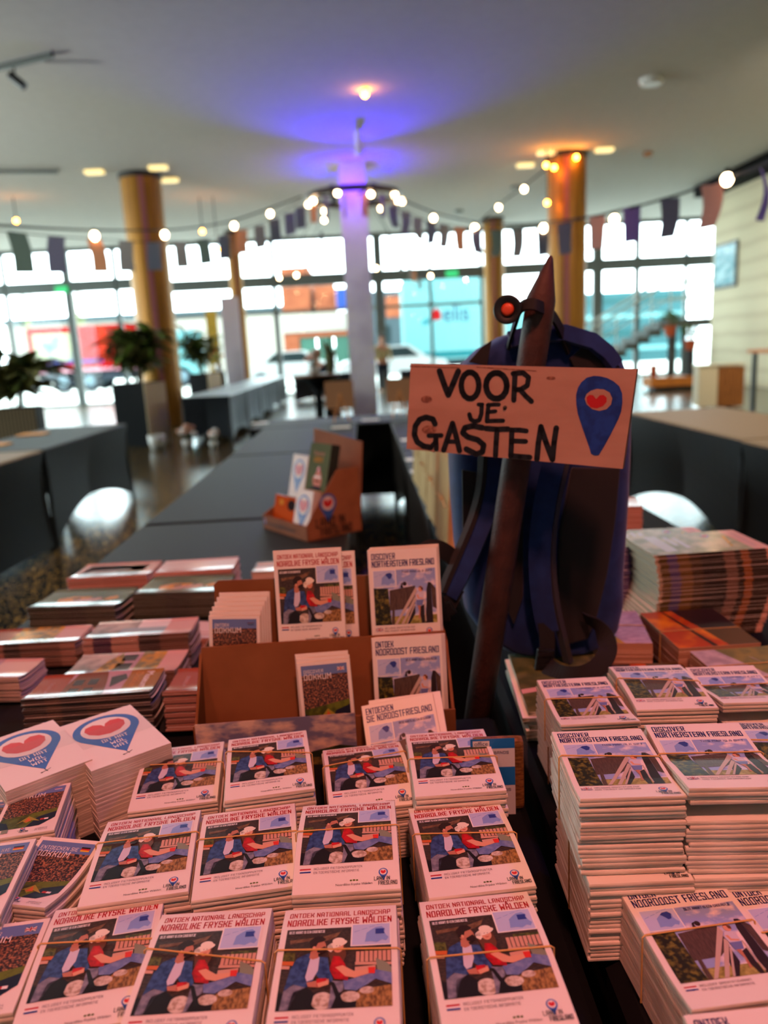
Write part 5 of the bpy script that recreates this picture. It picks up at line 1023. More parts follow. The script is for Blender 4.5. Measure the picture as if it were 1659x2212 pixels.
pile('top pink leaflet on the stack behind the magazines, seen past the backpack', 'pink leaflet in the stack behind the magazines', 'pk', whitey, from_tl((1225,1078), .885, R(-12), .195, .145), R(-12), 22, (.885-ZT)/22, ZT, .195, .145, curl, 'pink leaflets behind the magazines', 'leaflet', 'leaflet', .002, edge=E_['pink'], seed=6)
def pack(lab, c, rz, w, h, zt, items, base, edge, n=18, bands=(.5,), seed=0, z0=ZT, tilt=0.0, name='postcard_pack'):
    pr = Print(w*1000, h*1000); pr.rect(0, 0, w*1000, h*1000, MATS[base], 1)
    for it in items: pr.poly([(a*w*1000, b*h*1000) for a, b in it[0]], MATS[it[1]], it[2] if len(it) > 2 else 2)
    t = thing(name, lab, 'postcards', (c[0], c[1], z0), rz, 'banded postcard packs'); tt = (zt-z0)/n; rn = random.Random(seed+1)
    for i in range(n):
        tp = i == n-1; me = brochure((lab, tp), w, h, tt*.98, PROF['flat'], pr if tp else None, edge=MATS[edge], bulge=.0002); part('postcard', me, t, (rn.uniform(-.0006, .0006)*(not tp), rn.uniform(-.0006, .0006)*(not tp), i*tt))
    for b in bands:
        band(t, w+.001, zt-z0, (b-.5)*h, (b+tilt-.5)*h, lambda u: zt-z0+.0004)
    return t
M('edge_tan', (176,132,104), .6, .2); M('edge_card', (186,150,124), .6, .2)
pack('banded pack of sunset postcards, orange and black, before the tall magazines', (.592,1.335), R(1), .145, .182, .815, [(bx(.42,.45,1,1), 'sunset_dark'), (bx(.5,0,1,.45), 'sunset_olive'), ([(.3,1),(.42,1),(.62,0),(.5,0)], 'sunset', 3), ([(.27,1),(.3,1),(.48,0),(.42,0)], 'sunset_dark', 3)], 'sunset', 'edge_tan', bands=(.42,), seed=1)
pack('banded pack of lavender postcards partly behind the backpack bottom', (.449,1.365), R(-10), .105, .172, .815, [([(0,0),(.55,0),(.25,.5),(.1,1),(0,1)], 'gl_yellow', 2)], 'lav', 'edge_tan', bands=(.5,), seed=2)
pack('banded pack of dune postcards, sand and yellow grass, at the frame edge', (.624,1.15), R(2), .17, .172, .812, [([(.34,1),(1,1),(1,.35),(.62,.3),(.52,.75)], 'dune', 2), ([(.25,1),(.42,1),(.75,0),(.58,0)], 'dune', 3)], 'sand', 'edge_card', bands=(.6, .3), seed=3)
pack('low dark pack of sunset postcards under the backpack strap loop', (.455,1.195), R(-4), .14, .12, .785, [(bx(.55,0,1,1), 'sunset_olive'), (bx(0,.6,.35,1), 'sunset_dark')], 'sunset', 'edge_tan', 9, bands=(), seed=4)
olive_pr = Print(150, 200); olive_pr.rect(0, 0, 150, 200, MATS['olive'], 1); olive_pr.poly([(0,70),(60,84),(120,66),(150,70),(150,56),(90,60),(40,66),(0,56)], MATS['gl_pink'], 2); olive_pr.poly([(90,0),(150,0),(150,40),(110,36)], MATS['gl_sky'], 2)
M('edge_white', (206,202,180), .6, .2, n=(60, (90,92,66), .52, .6, (.3, .3, 9)))
rn = random.Random(8)
for i in range(7):
    tp = i == 6; me = brochure(('olive', tp), .15, .225, .0066, PROF['flat'], olive_pr if tp else None, edge=MATS['edge_white'], bulge=.0005); o = bpy.data.objects.new('booklet', me); COL.objects.link(o); o.location = (.303-.004*(i % 3)+rn.uniform(-.002, .002), 1.178+.003*rn.uniform(-1, 1), ZT+i*.0070); o.rotation_euler = (0, 0, R(-3+rn.uniform(-1.5, 1.5)*(not tp)))
    tag(o, 'top olive-green booklet under the hanging backpack' if tp else 'booklet in the fanned pile under the hanging backpack', 'booklet', 'olive booklets under the backpack')
# ================================================================== CARDBOARD STAND WITH BROCHURES
M('cardboard', (124,80,46), .8, .2, n=(12, (114,72,40), .4, .6)); M('card_edge', (184,132,84), .85, .1)
t = thing('cardboard_stand', 'three-tier brown cardboard brochure stand behind the red-titled bundles', 'brochure stand', (-.085, 1.10, ZT))
def panel(nm, pts, th, par=t, mat='cardboard'):
    """cardboard sheet: outline in the xz plane extruded in y"""
    m_ = MB(); n = len(pts); vs = [(x, y, z) for x, y, z in pts]+[(x, y+th, z) for x, y, z in pts]
    m_.raw(vs, [tuple(range(n)), tuple(range(2*n-1, n-1, -1))]+[(i, i+n, (i+1) % n+n, (i+1) % n) for i in range(n)], MATS[mat]); return m_.build(nm, par)
fp = panel('front_panel', [(-.193,-.055,0),(.193,-.055,0),(.193,-.055,.074),(-.193,-.055,.071)], .004)
panel('middle_panel', [(-.19,.0,0),(.19,.0,0),(.19,.03,.164),(-.19,.03,.160)], .004)
panel('back_panel', [(-.172,.058,0),(.19,.058,0),(.19,.085,.243),(-.165,.085,.250),(-.172,.084,.244)], .004)
for s in (-1, 1):
    m_ = MB(); m_.raw([(s*.193, -.055, 0), (s*.193, .064, 0), (s*.193, .09, .15), (s*.193, .03, .15), (s*.193, -.051, .06), (s*.189, -.055, 0), (s*.189, .064, 0), (s*.189, .09, .15), (s*.189, .03, .15), (s*.189, -.051, .06)], [(0, 1, 2, 3, 4), (9, 8, 7, 6, 5)]+[(i, i+5, (i+1) % 5+5, (i+1) % 5) for i in range(5)], MATS['cardboard']); m_.build('side_panel', t)
M('pr_clouds', (110,112,140), .4, .35, n=(26, (216,190,170), .42, .62, (1, 1, 2.2))); M('pr_reeds', (60,60,34), .4, .3, n=(120, (120,104,50), .42, .62)); M('pr_trees', (30,40,24), .4, .3, n=(60, (60,70,34), .4, .6))
m_ = MB(); m_.raw([(-.190, -.0562, -.0), (.045, -.0562, -.0), (.045, -.0562, .079), (-.190, -.0562, .075), (-.190, -.0552, .0), (.045, -.0552, .0), (.045, -.0552, .079), (-.190, -.0552, .075)], [(0, 1, 2, 3), (7, 6, 5, 4), (3, 2, 6, 7), (1, 5, 6, 2), (4, 0, 3, 7)], MATS['pr_clouds'])
m_.face([(-.19, -.0564, 0), (.045, -.0564, 0), (.045, -.0564, .016), (-.06, -.0564, .012), (-.19, -.0564, .006)], MATS['pr_reeds']); m_.face([(-.04, -.0566, .012), (.045, -.0566, .012), (.045, -.0566, .026), (.02, -.0566, .03), (-.02, -.0566, .022)], MATS['pr_trees']); m_.build('landscape_print', fp)
def stood(lab, key, pr, x, y, z, w, h, n=1, tilt=-11, roll=0, group=None, fan=(0, .003, .004), cat='brochure'):
    """brochures standing in the stand, print towards us, each its own thing; first = front one"""
    for i in range(n):
        me = brochure((key, i == 0, 'stood', w, h), w, h, .0024, PROF['flat'], pr if i == 0 else None)
        o = bpy.data.objects.new('brochure', me); COL.objects.link(o)
        q = Matrix.Rotation(R(roll*(1 if i == 0 else .6)), 3, 'Y')@Matrix.Rotation(R(90+tilt), 3, 'X'); o.rotation_euler = q.to_euler()
        c = q@Vector((0, h/2, 0)); o.location = Vector((x+fan[0]*i, y+fan[1]*i, z+fan[2]*i))+c
        tag(o, lab[0] if i == 0 else lab[1], cat, group)
S0 = Vector((-.085, 1.10, ZT))
stood(('red-titled brochure standing in the back tier of the cardboard stand', ''), 'red', RED, -.102, 1.138, .905, .105, .148, tilt=-8)
stood(('second red-titled brochure peeking out behind the standing one', ''), 'redb', RED, -.082, 1.150, .895, .105, .148, tilt=-8)
stood(('blue-titled English brochure standing in the back tier of the stand', 'brochure right behind the standing English blue-titled one'), 'en', EN, .045, 1.135, .898, .107, .148, 3, tilt=-8, fan=(.002, .004, .001), group='English brochures in the stand')
stood(('front Dutch town guide of the fan in the back tier', 'white-edged town guide in the fan at the back tier corner'), 'tn', TN, -.228, 1.139, .842, .079, .112, 6, tilt=-6, fan=(.0035, .0045, .006), group='town guides in the back tier', roll=3)
stood(('English town guide with aerial photo standing in the middle tier', 'white-edged town guide behind the English one in the middle tier'), 'te', TE, -.080, 1.068, .786, .079, .112, 3, tilt=-9, fan=(-.002, .004, .005), group='town guides in the middle tier', roll=-2)
stood(('blue-titled Dutch brochure standing in the middle tier of the stand', 'brochure right behind the standing Dutch blue-titled one'), 'nl', NL, .043, 1.072, .778, .105, .148, 3, tilt=-9, fan=(.003, .005, -.0015), group='Dutch brochures in the stand')
stood(('tilted German brochure in the front tier of the stand', 'brochure peeking out behind the tilted German one'), 'de', DE, .036, .926, .7535, .105, .148, 2, tilt=-50, fan=(.006, .005, .002), roll=-8, group='German brochures in the stand')
# ================================================================== RUBBER BAND PACKET
M('lab_blue', (30,110,180), .4, .4); M('lab_white', (206,206,206), .4, .4); M('bands_amber', (150,104,52), .6, .3, n=(120, (110,70,30), .4, .6, (1, 1, 4)))
t = thing('rubber_band_packet', 'clear packet of rubber bands with a blue and white label at the table edge', 'packet', (.146, .893, ZT), R(-3))
m_ = MB(); m_.box((0, .012, .052), (.066, .018, .098), MATS['bands_amber'], bev=.006); m_.build('rubber_band_filling', t)
m_ = MB(); m_.box((0, .0, .055), (.074, .003, .11), MATS['wrap']); m_.build('clear_bag', t)
pr = Print(56, 108); pr.rect(0, 0, 56, 108, MATS['lab_white'], 1); pr.rect(0, 94, 56, 108, MATS['lab_blue'], 2); pr.rect(0, 42, 56, 68, MATS['lab_blue'], 2); pr.rect(3, 96, 24, 105, MATS['lab_white'], 3); pr.rect(3, 46, 24, 60, MATS['lab_white'], 3)
ptext(pr, 'office', 5, 98.5, 17, MATS['ink_navy'], 4); ptext(pr, 'office', 5, 50, 17, MATS['ink_navy'], 4); pr.text('RUBBER BANDS', 4, 86.5, 3.6, MATS['ink_navy'], 4, 44, .16); pr.text('RUBBER BANDS', 4, 34, 3.6, MATS['ink_navy'], 4, 46, .16)
for k in range(6): pr.stroke([(6, 82-k*2.4), (24-k % 3*3, 82-k*2.4)], .7, MATS['ink_grey'], 4, False)
m_ = MB()
for pts, mt, ly in pr.items: m_.face([(x*.001-.036, -.0016-.0001*ly, y*.001) for x, y in pts], mt)
m_.build('label_card', t)
# ================================================================== POLE, SIGN, BACKPACK
M('rust_brown', (70,42,34), .6, .3, n=(30, (54,32,28), .38, .62), bump=(200, .15)); 
pa, pb = Vector((.040, 1.2, 0)), Vector((.2755, 1.2, 1.41)); ax = (pb-pa).normalized()
t = thing('pole', 'brown pointed pole rising from the gap between the tables', 'pole', pa)
tip = Vector((.291, 1.2, 1.473))-pa
m_ = MB(); m_.tube([Vector((0, 0, .0)), (pb-pa)*.98, pb-pa, tip-ax*.004, tip], [.0235, .0225, .0222, .0042, .0018], MATS['rust_brown'], 28); m_.build('shaft', t, True)
# painted board: corners at their own distances (turned a little towards us)
M('board_paint', (172,134,116), .7, .2, n=(7, (160,122,104), .35, .65, (1, 1, 4)), bump=(60, .08)); M('board_side', (120,82,52), .8, .2, n=(60, (84,56,36), .4, .6, (1, 9, 1))); M('paint_black', (22,22,28), .5, .3, bump=(300, .1)); M('paint_blue', (24,58,138), .5, .3, n=(70, (18,44,116), .4, .6)); M('paint_red', (170,24,30), .5, .3); M('knot', (150,104,84), .7, .2, n=(160, (112,72,58), .4, .6))
YL, YR = 1.226, 1.072
C4 = [aty(878, 970, YL), aty(1345, 1013, YR), aty(1376, 797, YR), aty(887, 785, YL)]
so = (C4[0]+C4[1]+C4[2]+C4[3])/4; ux = (C4[1]-C4[0]).normalized(); nn = ux.cross((C4[3]-C4[0])).normalized()
if nn.y > 0: nn = -nn
def on_sign(px, py, lift=0.0):
    d = _f+_r2*((px-CX)/FPX)-_u2*((py-CY)/FPX); k = (so-CAMP).dot(nn)/d.dot(nn); return CAMP+d*k+nn*lift-so
t = thing('painted_sign', 'hand-painted wooden board with black words and a blue map pin fixed to the pole', 'sign', so)
F4 = [on_sign(*p) for p in ((878,970),(1345,1013),(1376,797),(887,785))]; B4 = [p-nn*.016 for p in F4]
m_ = MB(); m_.raw(F4, [(0, 1, 2, 3)], MATS['board_paint']); m_.raw(F4+B4, [(7, 6, 5, 4), (0, 4, 5, 1), (1, 5, 6, 2), (2, 6, 7, 3), (3, 7, 4, 0)], MATS['board_side']); m_.build('board', t)
pr = Print(1, 1); Zs = lambda pts: [(850+a/2.9105, 530+b/2.9105) for a, b in pts]; K = MATS['paint_black']; bw = 37/2.91
def el(cx, cy, rx, ry, a0=0, a1=360, n=14): return [(cx+rx*math.cos(math.radians(a0+(a1-a0)*i/n)), cy+ry*math.sin(math.radians(a0+(a1-a0)*i/n))) for i in range(n+1)]
for st, wd in (([(290,790),(318,870),(345,940),(375,870),(408,792)],37), (el(482,880,56,84),36), (el(648,882,66,82),38), ([(765,805),(760,900),(757,972)],34), ([(752,806),(815,800),(850,830),(842,880),(800,905),(768,908)],32), ([(795,905),(830,945),(868,980)],32),
 ([(478,1062),(486,1092),(510,1108),(540,1098),(553,1060),(556,1005)],28), ([(535,1000),(560,1000)],24), ([(598,1003),(592,1050),(588,1105)],28), ([(592,1004),(630,1000),(664,1000)],24), ([(592,1048),(642,1042)],24), ([(590,1104),(640,1102),(690,1102)],26),
 ([(262,1122),(248,1092),(205,1080),(165,1095),(138,1135),(132,1190),(150,1235),(190,1262),(235,1270)],36), ([(235,1268),(262,1240),(268,1200)],30), ([(222,1196),(302,1194)],28), ([(268,1195),(270,1245),(270,1282)],30), ([(316,1288),(345,1200),(372,1118),(395,1200),(416,1290)],34), ([(340,1232),(408,1234)],26),
 ([(560,1146),(500,1134),(450,1146),(436,1178),(470,1205),(530,1222),(568,1255),(560,1298),(520,1312),(458,1280)],36), ([(582,1150),(650,1156),(722,1154)],34), ([(652,1156),(646,1240),(642,1322)],34), ([(745,1160),(742,1240),(738,1325)],34), ([(745,1160),(790,1160),(836,1166)],30), ([(740,1228),(832,1232)],30), ([(738,1322),(795,1328),(858,1332)],34),
 ([(902,1345),(912,1240),(928,1140)],36), ([(928,1142),(960,1240),(1000,1345)],36), ([(1000,1345),(1010,1240),(1024,1148)],36)): pr.brush(Zs(st), wd/2.91, K, 2)
pr.poly(Zs([(1300,823),(1345,834),(1385,855),(1420,885),(1438,930),(1440,990),(1432,1045),(1415,1090),(1390,1140),(1362,1195),(1335,1245),(1312,1285),(1292,1318),(1265,1320),(1243,1310),(1230,1265),(1212,1215),(1195,1165),(1178,1115),(1160,1060),(1150,1000),(1148,940),(1160,895),(1182,860),(1215,832),(1260,820)]), MATS['paint_blue'], 2)
pr.poly(Zs([(1240,915),(1280,902),(1325,906),(1360,926),(1376,962),(1368,1000),(1340,1030),(1295,1041),(1250,1030),(1215,1000),(1203,965),(1215,935)]), MATS['board_paint'], 3)
pr.poly(Zs([(1214,955),(1232,940),(1256,942),(1275,966),(1298,942),(1322,940),(1342,958),(1340,985),(1318,1010),(1278,1025),(1240,1018),(1218,988)]), MATS['paint_red'], 4)
pr.ell(*Zs([(208,968)])[0], 12, 8, MATS['knot'], 1); pr.ell(*Zs([(225,1160)])[0], 16, 10, MATS['knot'], 1); pr.ell(*Zs([(990,835)])[0], 10, 4, MATS['knot'], 1)
for s_ in ([(100,760),(420,770)], [(520,765),(900,790)], [(150,1270),(260,1300)]): pr.stroke(Zs(s_), 2.2, MATS['knot'], 1, False)
m_ = MB()
for pts, mt, ly in pr.items:
    if sum(pts[i-1][0]*pts[i][1]-pts[i][0]*pts[i-1][1] for i in range(len(pts))) > 0: pts = pts[::-1]
    m_.face([on_sign(x, y, .0003*ly) for x, y in pts], mt)
m_.build('painted_lettering', t)
m_ = MB(); p = on_sign(*Zs([(702,1020)])[0], .0008); m_.sphere(p, .0034, MATS['ring_metal'], 10, (1, .5, 1)); m_.build('screw', t, True)
# backpack
M('pack_navy', (20,46,100), .75, .2, n=(30, (15,36,84), .4, .6), bump=(500, .12), sheen=.15); M('pack_black', (34,31,32), .8, .2, bump=(600, .15), sheen=.15); M('web_black', (26,24,25), .75, .25, bump=(700, .2)); M('buckle_black', (18,18,19), .4, .4)
t = thing('backpack', 'blue and black backpack hanging from the pole by its top loop', 'backpack', (.30, 1.36, 1.08)); O = Vector((.30, 1.36, 1.08))
ROWS = [(.802,.285,.348),(.805,.245,.392),(.812,.222,.414),(.835,.190,.434),(.88,.162,.446),(.93,.156,.446),(1.0,.148,.450),(1.08,.145,.455),(1.16,.144,.457),(1.23,.146,.457),(1.28,.152,.452),(1.315,.170,.436),(1.34,.198,.412),(1.358,.232,.385),(1.368,.268,.352)]
def loft(rows, yf, yb, mat, ex=.55, n=40):
    vs = []; m_ = MB()
    for i, (z, l, r_) in enumerate(rows):
        f = i/(len(rows)-1); sh = min(1, math.sin(math.pi*min(.5, f*.5+.16))*1.0) if f < .7 else math.cos((f-.7)/.3*1.25)**.6
        cx, hw = (l+r_)/2, (r_-l)/2; cy = yf+(yb-yf)*.5; hd = (yb-yf)/2*max(.25, sh)
        cy = yf+hd if False else yf+.004+hd
        for k in range(n):
            a = 2*math.pi*k/n; c, s = math.cos(a), math.sin(a)
            vs.append((cx+hw*math.copysign(abs(c)**ex, c)-O.x, cy+hd*math.copysign(abs(s)**ex, s)-O.y+.0015*math.sin(9*a+z*40), z-O.z))
    N = len(rows); fs = [(i*n+k, i*n+(k+1) % n, (i+1)*n+(k+1) % n, (i+1)*n+k) for i in range(N-1) for k in range(n)]+[tuple(range(n-1, -1, -1)), tuple((N-1)*n+k for k in range(n))]
    m_.raw(vs, fs, MATS[mat]); return m_
loft(ROWS, 1.262, 1.43, 'pack_navy').build('body', t, True)
def slab(pts, y, th, mat, nm, soft=.006):
    """padded panel: outline in xz, front face pillowed towards -y"""
    bm = bmesh.new(); vs = [bm.verts.new((x-O.x, y-O.y, z-O.z)) for x, z in pts]; f = bm.faces.new(vs); r_ = bmesh.ops.extrude_face_region(bm, geom=[f]); 
    for v in r_['geom']:
        if isinstance(v, bmesh.types.BMVert): v.co.y -= th
    top = [g for g in r_['geom'] if isinstance(g, bmesh.types.BMFace)]
    bmesh.ops.inset_region(bm, faces=top, thickness=soft, depth=0)
    bmesh.ops.recalc_face_normals(bm, faces=bm.faces[:])
    for v in bm.verts:
        if v.co.y < y-O.y-th*.5:
            pass
    me = bpy.data.meshes.new(nm); bm.to_mesh(me); bm.free(); me.materials.append(MATS[mat]); o = bpy.data.objects.new(nm, me); COL.objects.link(o); o.parent = t
    bv = o.modifiers.new('soft', 'BEVEL'); bv.width = .004; bv.segments = 2; bv.limit_method = 'ANGLE'; return o
def PX(px, py, Y): p = aty(px, py, Y); return (p.x, p.z)
slab([PX(x, y, 1.262) for x, y in ((998,1015),(1028,1020),(1030,1185),(1010,1240),(1000,1180))], 1.2655, .006, 'pack_black', 'side_mesh_panel', .003)
slab([PX(x, y, 1.258) for x, y in ((1235,1010),(1340,1010),(1330,1120),(1312,1240),(1290,1330),(1270,1380),(1215,1395),(1200,1330),(1210,1150))], 1.2655, .010, 'pack_black', 'back_panel', .004)
slab([PX(x, y, 1.258) for x, y in ((1095,1100),(1130,1090),(1130,1290),(1110,1350),(1090,1300))], 1.2655, .008, 'pack_black', 'back_panel', .004)
slab([PX(x, y, 1.262) for x, y in ((1012,782),(1040,750),(1062,735),(1052,790),(1050,790))], 1.2655, .006, 'pack_black', 'top_panel', .002)
slab([PX(x, y, 1.262) for x, y in ((1230,775),(1262,745),(1318,762),(1340,795),(1240,795))], 1.2655, .006, 'pack_black', 'top_panel', .003)
m_ = MB(); m_.ribbon([aty(x, y, 1.255) for x, y in ((1100,735),(1150,722),(1220,720),(1280,738),(1312,764),(1330,790))], Vector((0, 0.3, 1)), .026, .012, MATS['pack_navy'])
for i, v in enumerate(m_.v): m_.v[i] = tuple(Vector(v)-O)
m_.build('top_flap', t)
def strap(nm, path, wdir, w, th, mat, par=t):
    P = curve_pts([aty(*p) for p in path], 6); m_ = MB()
    if wdir == 'face':
        wdir = [((P[min(i+1, len(P)-1)]-P[max(i-1, 0)]).normalized().cross(Vector((0, 1, 0)))*.85+Vector((.1, .5, .1))) for i in range(len(P))]
    m_.ribbon([p-O for p in P], wdir, w, th, MATS[mat]); return m_.build(nm, par)
Xd = Vector((1, 0, 0)); 
s1 = strap('shoulder_strap', [(1225,860,1.250),(1205,960,1.244),(1182,1060,1.236),(1168,1150,1.230),(1166,1230,1.230),(1172,1300,1.234),(1184,1362,1.238)], Vector((1, -.25, .05)), .036, .011, 'pack_navy')
strap('strap_edging', [(1250,880,1.248),(1226,975,1.242),(1206,1060,1.234),(1192,1150,1.228),(1191,1230,1.228),(1200,1310,1.232),(1216,1380,1.236),(1228,1430,1.24)], Vector((.55, -.8, 0)), .014, .010, 'pack_black', s1)
strap('webbing', [(1178,1345,1.234),(1182,1385,1.230),(1180,1425,1.226)], Xd, .026, .003, 'web_black', s1)
bk = MB(); q = aty(1176, 1425, 1.222)-O; bk.box(q, (.030, .008, .040), MATS['buckle_black'], rot=Matrix.Rotation(R(8), 3, 'Y'), bev=.003); bk.box(q+Vector((0, -.005, .012)), (.024, .004, .006), MATS['buckle_black']); bk.box(q+Vector((0, -.005, -.010)), (.024, .004, .006), MATS['buckle_black']); bk.build('buckle', s1)
strap('webbing_loop', [(1182,1438,1.214),(1210,1456,1.185),(1255,1458,1.165),(1292,1440,1.165),(1312,1408,1.175),(1308,1378,1.195),(1288,1350,1.225),(1262,1335,1.248)], 'face', .030, .003, 'web_black', s1)
s2 = strap('shoulder_strap', [(1075,960,1.252),(1062,1040,1.246),(1048,1110,1.240),(1020,1180,1.232),(990,1245,1.226),(968,1285,1.224)], Vector((1, -.25, .35)), .034, .011, 'pack_navy')
strap('strap_edging', [(1044,960,1.250),(1038,1050,1.244),(1022,1115,1.238),(996,1180,1.230),(970,1240,1.224),(955,1278,1.222)], Vector((.6, -.75, .25)), .013, .010, 'pack_black', s2)
strap('webbing', [(986,1270,1.222),(974,1295,1.220),(962,1320,1.218)], Vector((1, 0, .55)), .028, .003, 'web_black', s2)
bk = MB(); bk.box(aty(961, 1320, 1.216)-O, (.034, .008, .026), MATS['buckle_black'], rot=Matrix.Rotation(R(-28), 3, 'Y'), bev=.003); bk.build('buckle', s2)
strap('webbing_loop', [(957,1340,1.214),(940,1290,1.21),(916,1240,1.208),(910,1205,1.208),(924,1186,1.212),(950,1186,1.22),(978,1205,1.235),(990,1225,1.25)], 'face', .028, .003, 'web_black', s2)
strap('haul_loop', [(1230,760,1.262),(1210,710,1.245),(1190,678,1.215),(1165,662,1.168),(1145,657,1.166),(1126,664,1.18),(1116,690,1.215),(1106,720,1.245),(1098,750,1.262)], Vector((.2, .35, 1)), .017, .005, 'web_black')
# round clip lamp beside the pole tip
t2 = thing('clip_lamp', 'round black clip-on lamp with an orange lens beside the pole tip', 'lamp', aty(1097, 669, 1.178)); t = t2; dr = (Vector((-.45, -1, .1))).normalized(); rq = Vector((0, 0, 1)).rotation_difference(dr).to_matrix()
def lathe_dir(prof, mat, nm, par):
    m_ = MB(); m_.lathe(prof, (0, 0, 0), MATS[mat], 28); m_.v = [tuple(rq@Vector(v)) for v in m_.v]; return m_.build(nm, par, True)
M('lens_orange', (200,70,34), .35, .5)
lathe_dir([(.009, -.030), (.011, -.026), (.011, -.008), (.018, -.002), (.0215, .001), (.0215, .004), (.019, .005), (.012, .0)], 'buckle_black', 'housing', t2); lathe_dir([(.0095, .0), (.0095, .003), (.006, .0048), (.001, .0052)], 'lens_orange', 'lens', t2)
m_ = MB(); m_.tube([-dr*.024, Vector((.014, .0, .002)), Vector((.022, -.004, .003))], [.008, .007, .006], MATS['buckle_black'], 10); m_.build('clip', t2, True)
# ================================================================== KRAFT BAGS
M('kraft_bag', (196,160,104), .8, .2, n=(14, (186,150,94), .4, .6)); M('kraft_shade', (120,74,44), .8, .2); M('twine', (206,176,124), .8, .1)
BL = ['closest to the backpack', 'second from the backpack', 'third from the backpack', 'farthest along the table edge']
for k in range(4):
    y = 2.30+k*.36; x = .262-.002*k; t = thing('paper_bag', 'brown kraft paper bag with twine, '+BL[k].replace('farthest', 'last'), 'bag', (x, y, ZT), R(2), 'kraft paper bags along the table edge'); hh = .30
    m_ = MB(); a, b = .05, .125
    m_.raw([(-a, -b, 0), (a, -b, 0), (a, b, 0), (-a, b, 0), (-a*.6, -b, hh), (a*.6, -b, hh), (a*.6, b, hh), (-a*.6, b, hh), (0.0, -b+.012, hh*.5), (0, b-.012, hh*.5)], [(3, 2, 1, 0), (0, 4, 7, 3), (2, 6, 5, 1), (0, 1, 8), (1, 5, 8), (5, 4, 8), (4, 0, 8), (2, 3, 9), (3, 7, 9), (7, 6, 9), (6, 2, 9)], MATS['kraft_bag'])
    m_.build('bag_body', t)
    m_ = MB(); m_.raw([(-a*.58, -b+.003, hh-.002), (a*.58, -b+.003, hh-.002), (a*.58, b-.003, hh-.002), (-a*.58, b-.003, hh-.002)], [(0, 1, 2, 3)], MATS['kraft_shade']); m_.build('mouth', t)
    m_ = MB(); m_.tube(curve_pts([Vector((-a*.62, -.045, hh-.03)), Vector((-a*.75, -.04, hh+.02)), Vector((-a*.95, 0, hh+.028)), Vector((-a*.8, .04, hh+.01)), Vector((-a*.64, .045, hh-.03))], 4), .0025, MATS['twine'], 6); m_.build('handle', t)
    m_ = MB(); m_.tube([(-a*1.02, -b-.002, .14), (-a*.92, 0, .15), (-a*1.0, b+.002, .14)], .002, MATS['twine'], 5); m_.sphere((-a*.98, -.02, .147), .006, MATS['twine'], 8); m_.build('twine', t)
# ================================================================== COUNTER DISPLAY FARTHER BACK
t = thing('counter_display', 'folded cardboard counter display with books, halfway down the centre table', 'display box', (-.38, 2.655, ZT), R(-54.5)); W, D = .295, .215
M('kraft_box', (150,98,64), .8, .2, n=(14, (140,90,58), .4, .6))
def pl(nm, vs, par, mat='kraft_box', th=.004):
    """cardboard sheet with thickness from a planar outline"""
    vs = [Vector(v) for v in vs]; nr = (vs[1]-vs[0]).cross(vs[2]-vs[0]).normalized()*th; n = len(vs); m_ = MB()
    m_.raw(vs+[v-nr for v in vs], [tuple(range(n)), tuple(range(2*n-1, n-1, -1))]+[(i, i+n, (i+1) % n+n, (i+1) % n) for i in range(n)], MATS[mat]); return m_.build(nm, par)
pl('base', [(0,0,.004),(W,0,.004),(W,D,.004),(0,D,.004)], t); fl = pl('front_lip', [(0,0,0),(W,0,0),(W,0,.05),(0,0,.05)], t); pl('back_panel', [(0,D-.01,0),(W,D-.01,0),(W,D+.02,.30),(0,D+.02,.33)], t)
sd = pl('side_panel', [(W,0,0),(W,D,0),(W,D,.22),(W,.13,.22),(W,0,.052)], t); pl('side_panel', [(.004,0,0),(.004,0,.052),(.004,.13,.12),(.004,D,.22),(.004,D,0)], t); pl('step', [(0,.10,.085),(W,.10,.085),(W,D-.01,.10),(0,D-.01,.10)], t)
pl('step_riser', [(0,.10,0),(W,.10,0),(W,.10,.085),(0,.10,.085)], t)
pr = Print(1, 1); ptext(pr, 'www.enspullinfriesland.nl', .03, .018, .19, MATS['ink_black'], 1, 1.3); pin(pr, .016, .032, .008, .018, 2)
m_ = MB()
for pts, mt, ly in pr.items: m_.face([(x, -.0006-.0002*ly, z) for x, z in pts], mt)
m_.build('lip_print', fl)
pr = Print(1, 1); pin(pr, .085, .115, .032, .062, 2); pr.text('LAND IN', .035, .042, .028, MATS['ink_black'], 6, .11, .17); pr.text('FRIESLAND', .052, .010, .026, MATS['ink_black'], 6, .12, .17)
m_ = MB()
for pts, mt, ly in pr.items: m_.face([(W+.0006+.0004*ly, y, z) for y, z in pts], mt)
m_.build('side_print', sd)
DM = Matrix.Translation((-.38, 2.655, ZT))@Matrix.Rotation(R(-54.5), 4, 'Z')
def leaned(nm, lab, cat, x, y, z, w, h, d, pr, side, tilt=-14, grp=None, n=1, roll=0):
    q = Matrix.Rotation(R(roll), 4, 'Y')@Matrix.Rotation(R(90+tilt), 4, 'X'); me = brochure((nm, lab), w, h, d, PROF['flat'], pr, edge=MATS[side], bulge=.0002, dl=.0004)
    o = bpy.data.objects.new(nm, me); COL.objects.link(o); o.matrix_world = DM@Matrix.Translation((x, y, z))@q@Matrix.Translation((w/2, h/2, 0)); tag(o, lab, cat, grp); return o
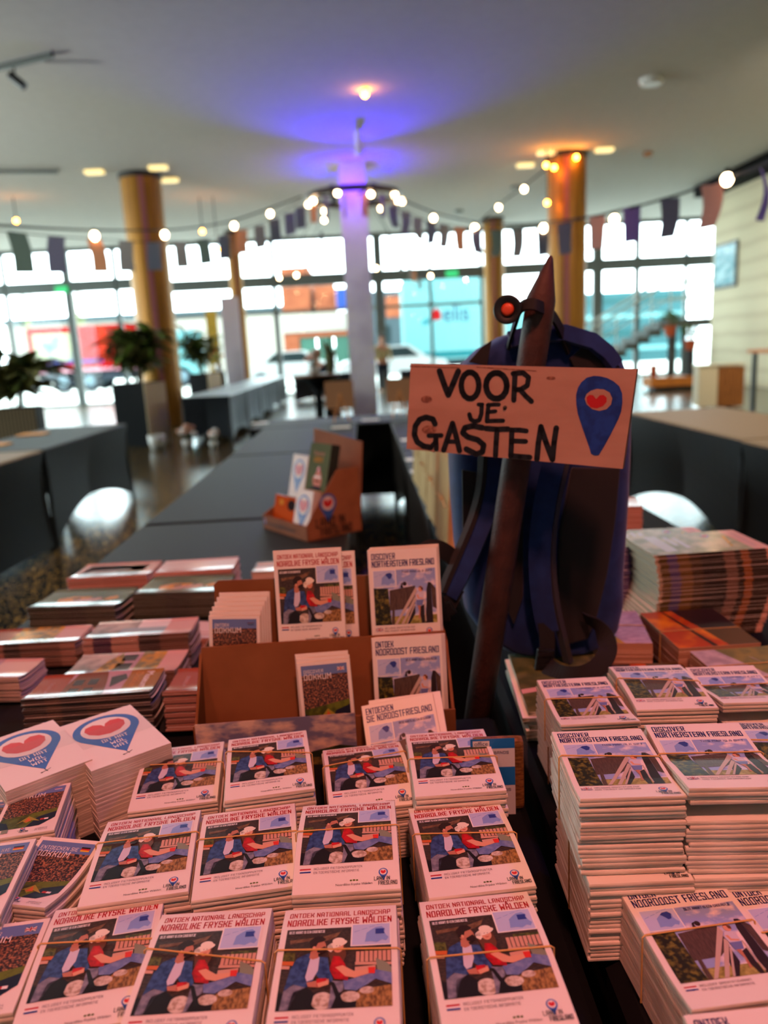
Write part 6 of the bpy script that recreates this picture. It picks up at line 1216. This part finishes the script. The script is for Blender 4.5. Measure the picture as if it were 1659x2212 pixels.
def pinprint(w, h):
    pr = Print(w, h); r = w*.38; P = [(w/2+r*math.cos(q), h*.64+r*1.0*math.sin(q)) for q in [math.radians(k) for k in range(-35, 216, 12)]]
    pr.poly(P+[(w/2, h*.1)], MATS['pin_blue'], 1); pr.ell(w/2, h*.65, r*.78, r*.78, PAPER, 2, 20); heart(pr, w/2, h*.65, r*.72, MATS['pin_red'], 3); pr.text('DIT', w*.42, h*.36, h*.04, MATS['ink_white'], 4, w*.16, .2); pr.text('WAT', w*.42, h*.29, h*.04, MATS['ink_white'], 4, w*.16, .2); return pr
leaned('postcard_stack', 'white pin postcards standing in the upper tier of the counter display', 'postcards', .02, .125, .098, .10, .15, .03, pinprint(100, 150), 'paper_edge', grp='pin postcards in the counter display')
leaned('postcard_stack', 'white pin postcards standing in the lower tier beside the display side with the logo', 'postcards', .185, .035, .006, .10, .15, .03, pinprint(100, 150), 'paper_edge', grp='pin postcards in the counter display')
M('matte_gl_orange', (216, 150, 50), .85, .04); M('matte_gl_pink', (206, 150, 136), .85, .04); M('matte_gl_navy', (40, 40, 80), .85, .04); M('matte_gl_brown', (120, 74, 48), .85, .04); M('matte_sunset', (196, 84, 20), .85, .04); M('matte_sunset_dark', (44, 28, 26), .85, .04); M('matte_sunset_olive', (84, 58, 28), .85, .04)
sp = Print(150, 110); sp.rect(0, 0, 150, 110, MATS['matte_sunset'], 1); sp.ell(45, 88, 14, 10, MATS['matte_gl_orange'], 2); sp.ell(110, 84, 26, 18, MATS['matte_sunset_dark'], 2); sp.poly([(0,0),(150,0),(150,22),(70,34),(0,26)], MATS['matte_sunset_olive'], 2)
leaned('postcard', 'sunset postcard in the lower tier of the counter display', 'postcard', .025, .03, .006, .155, .115, .012, sp, 'sunset_dark')
bp = Print(125, 200); bp.rect(0, 0, 125, 200, MATS['book_green'] if 'book_green' in MATS else M('book_green', (92,110,80), .85, .05), 1); ptext(bp, 'Summer', 30, 160, 66, MATS['matte_gl_pink'], 2); ptext(bp, 'safari', 34, 136, 52, MATS['matte_gl_orange'], 2, 1.3)
bp.rect(34, 18, 108, 40, MATS['matte_gl_orange'], 2); bp.poly([(40,80),(60,104),(72,118),(86,100),(96,78),(92,56),(48,56)], MATS['matte_gl_pink'], 3); bp.ell(70, 112, 9, 10, MATS['pin_red'], 4); bp.rect(52, 70, 88, 76, MATS['matte_gl_brown'], 4); bp.rect(48, 84, 90, 89, MATS['ink_white'], 4); bp.ell(34, 36, 10, 12, MATS['matte_gl_navy'], 4); bp.ell(34, 36, 4, 5, MATS['matte_gl_orange'], 5)
for k in range(4): bp.ell(52+k*12, 50, 5, 7, MATS['matte_gl_navy'], 4)
M('book_edge', (44,52,46), .6, .2)
leaned('book', 'green illustrated book standing at the back of the counter display', 'book', .145, .118, .098, .125, .20, .035, bp, 'book_edge')
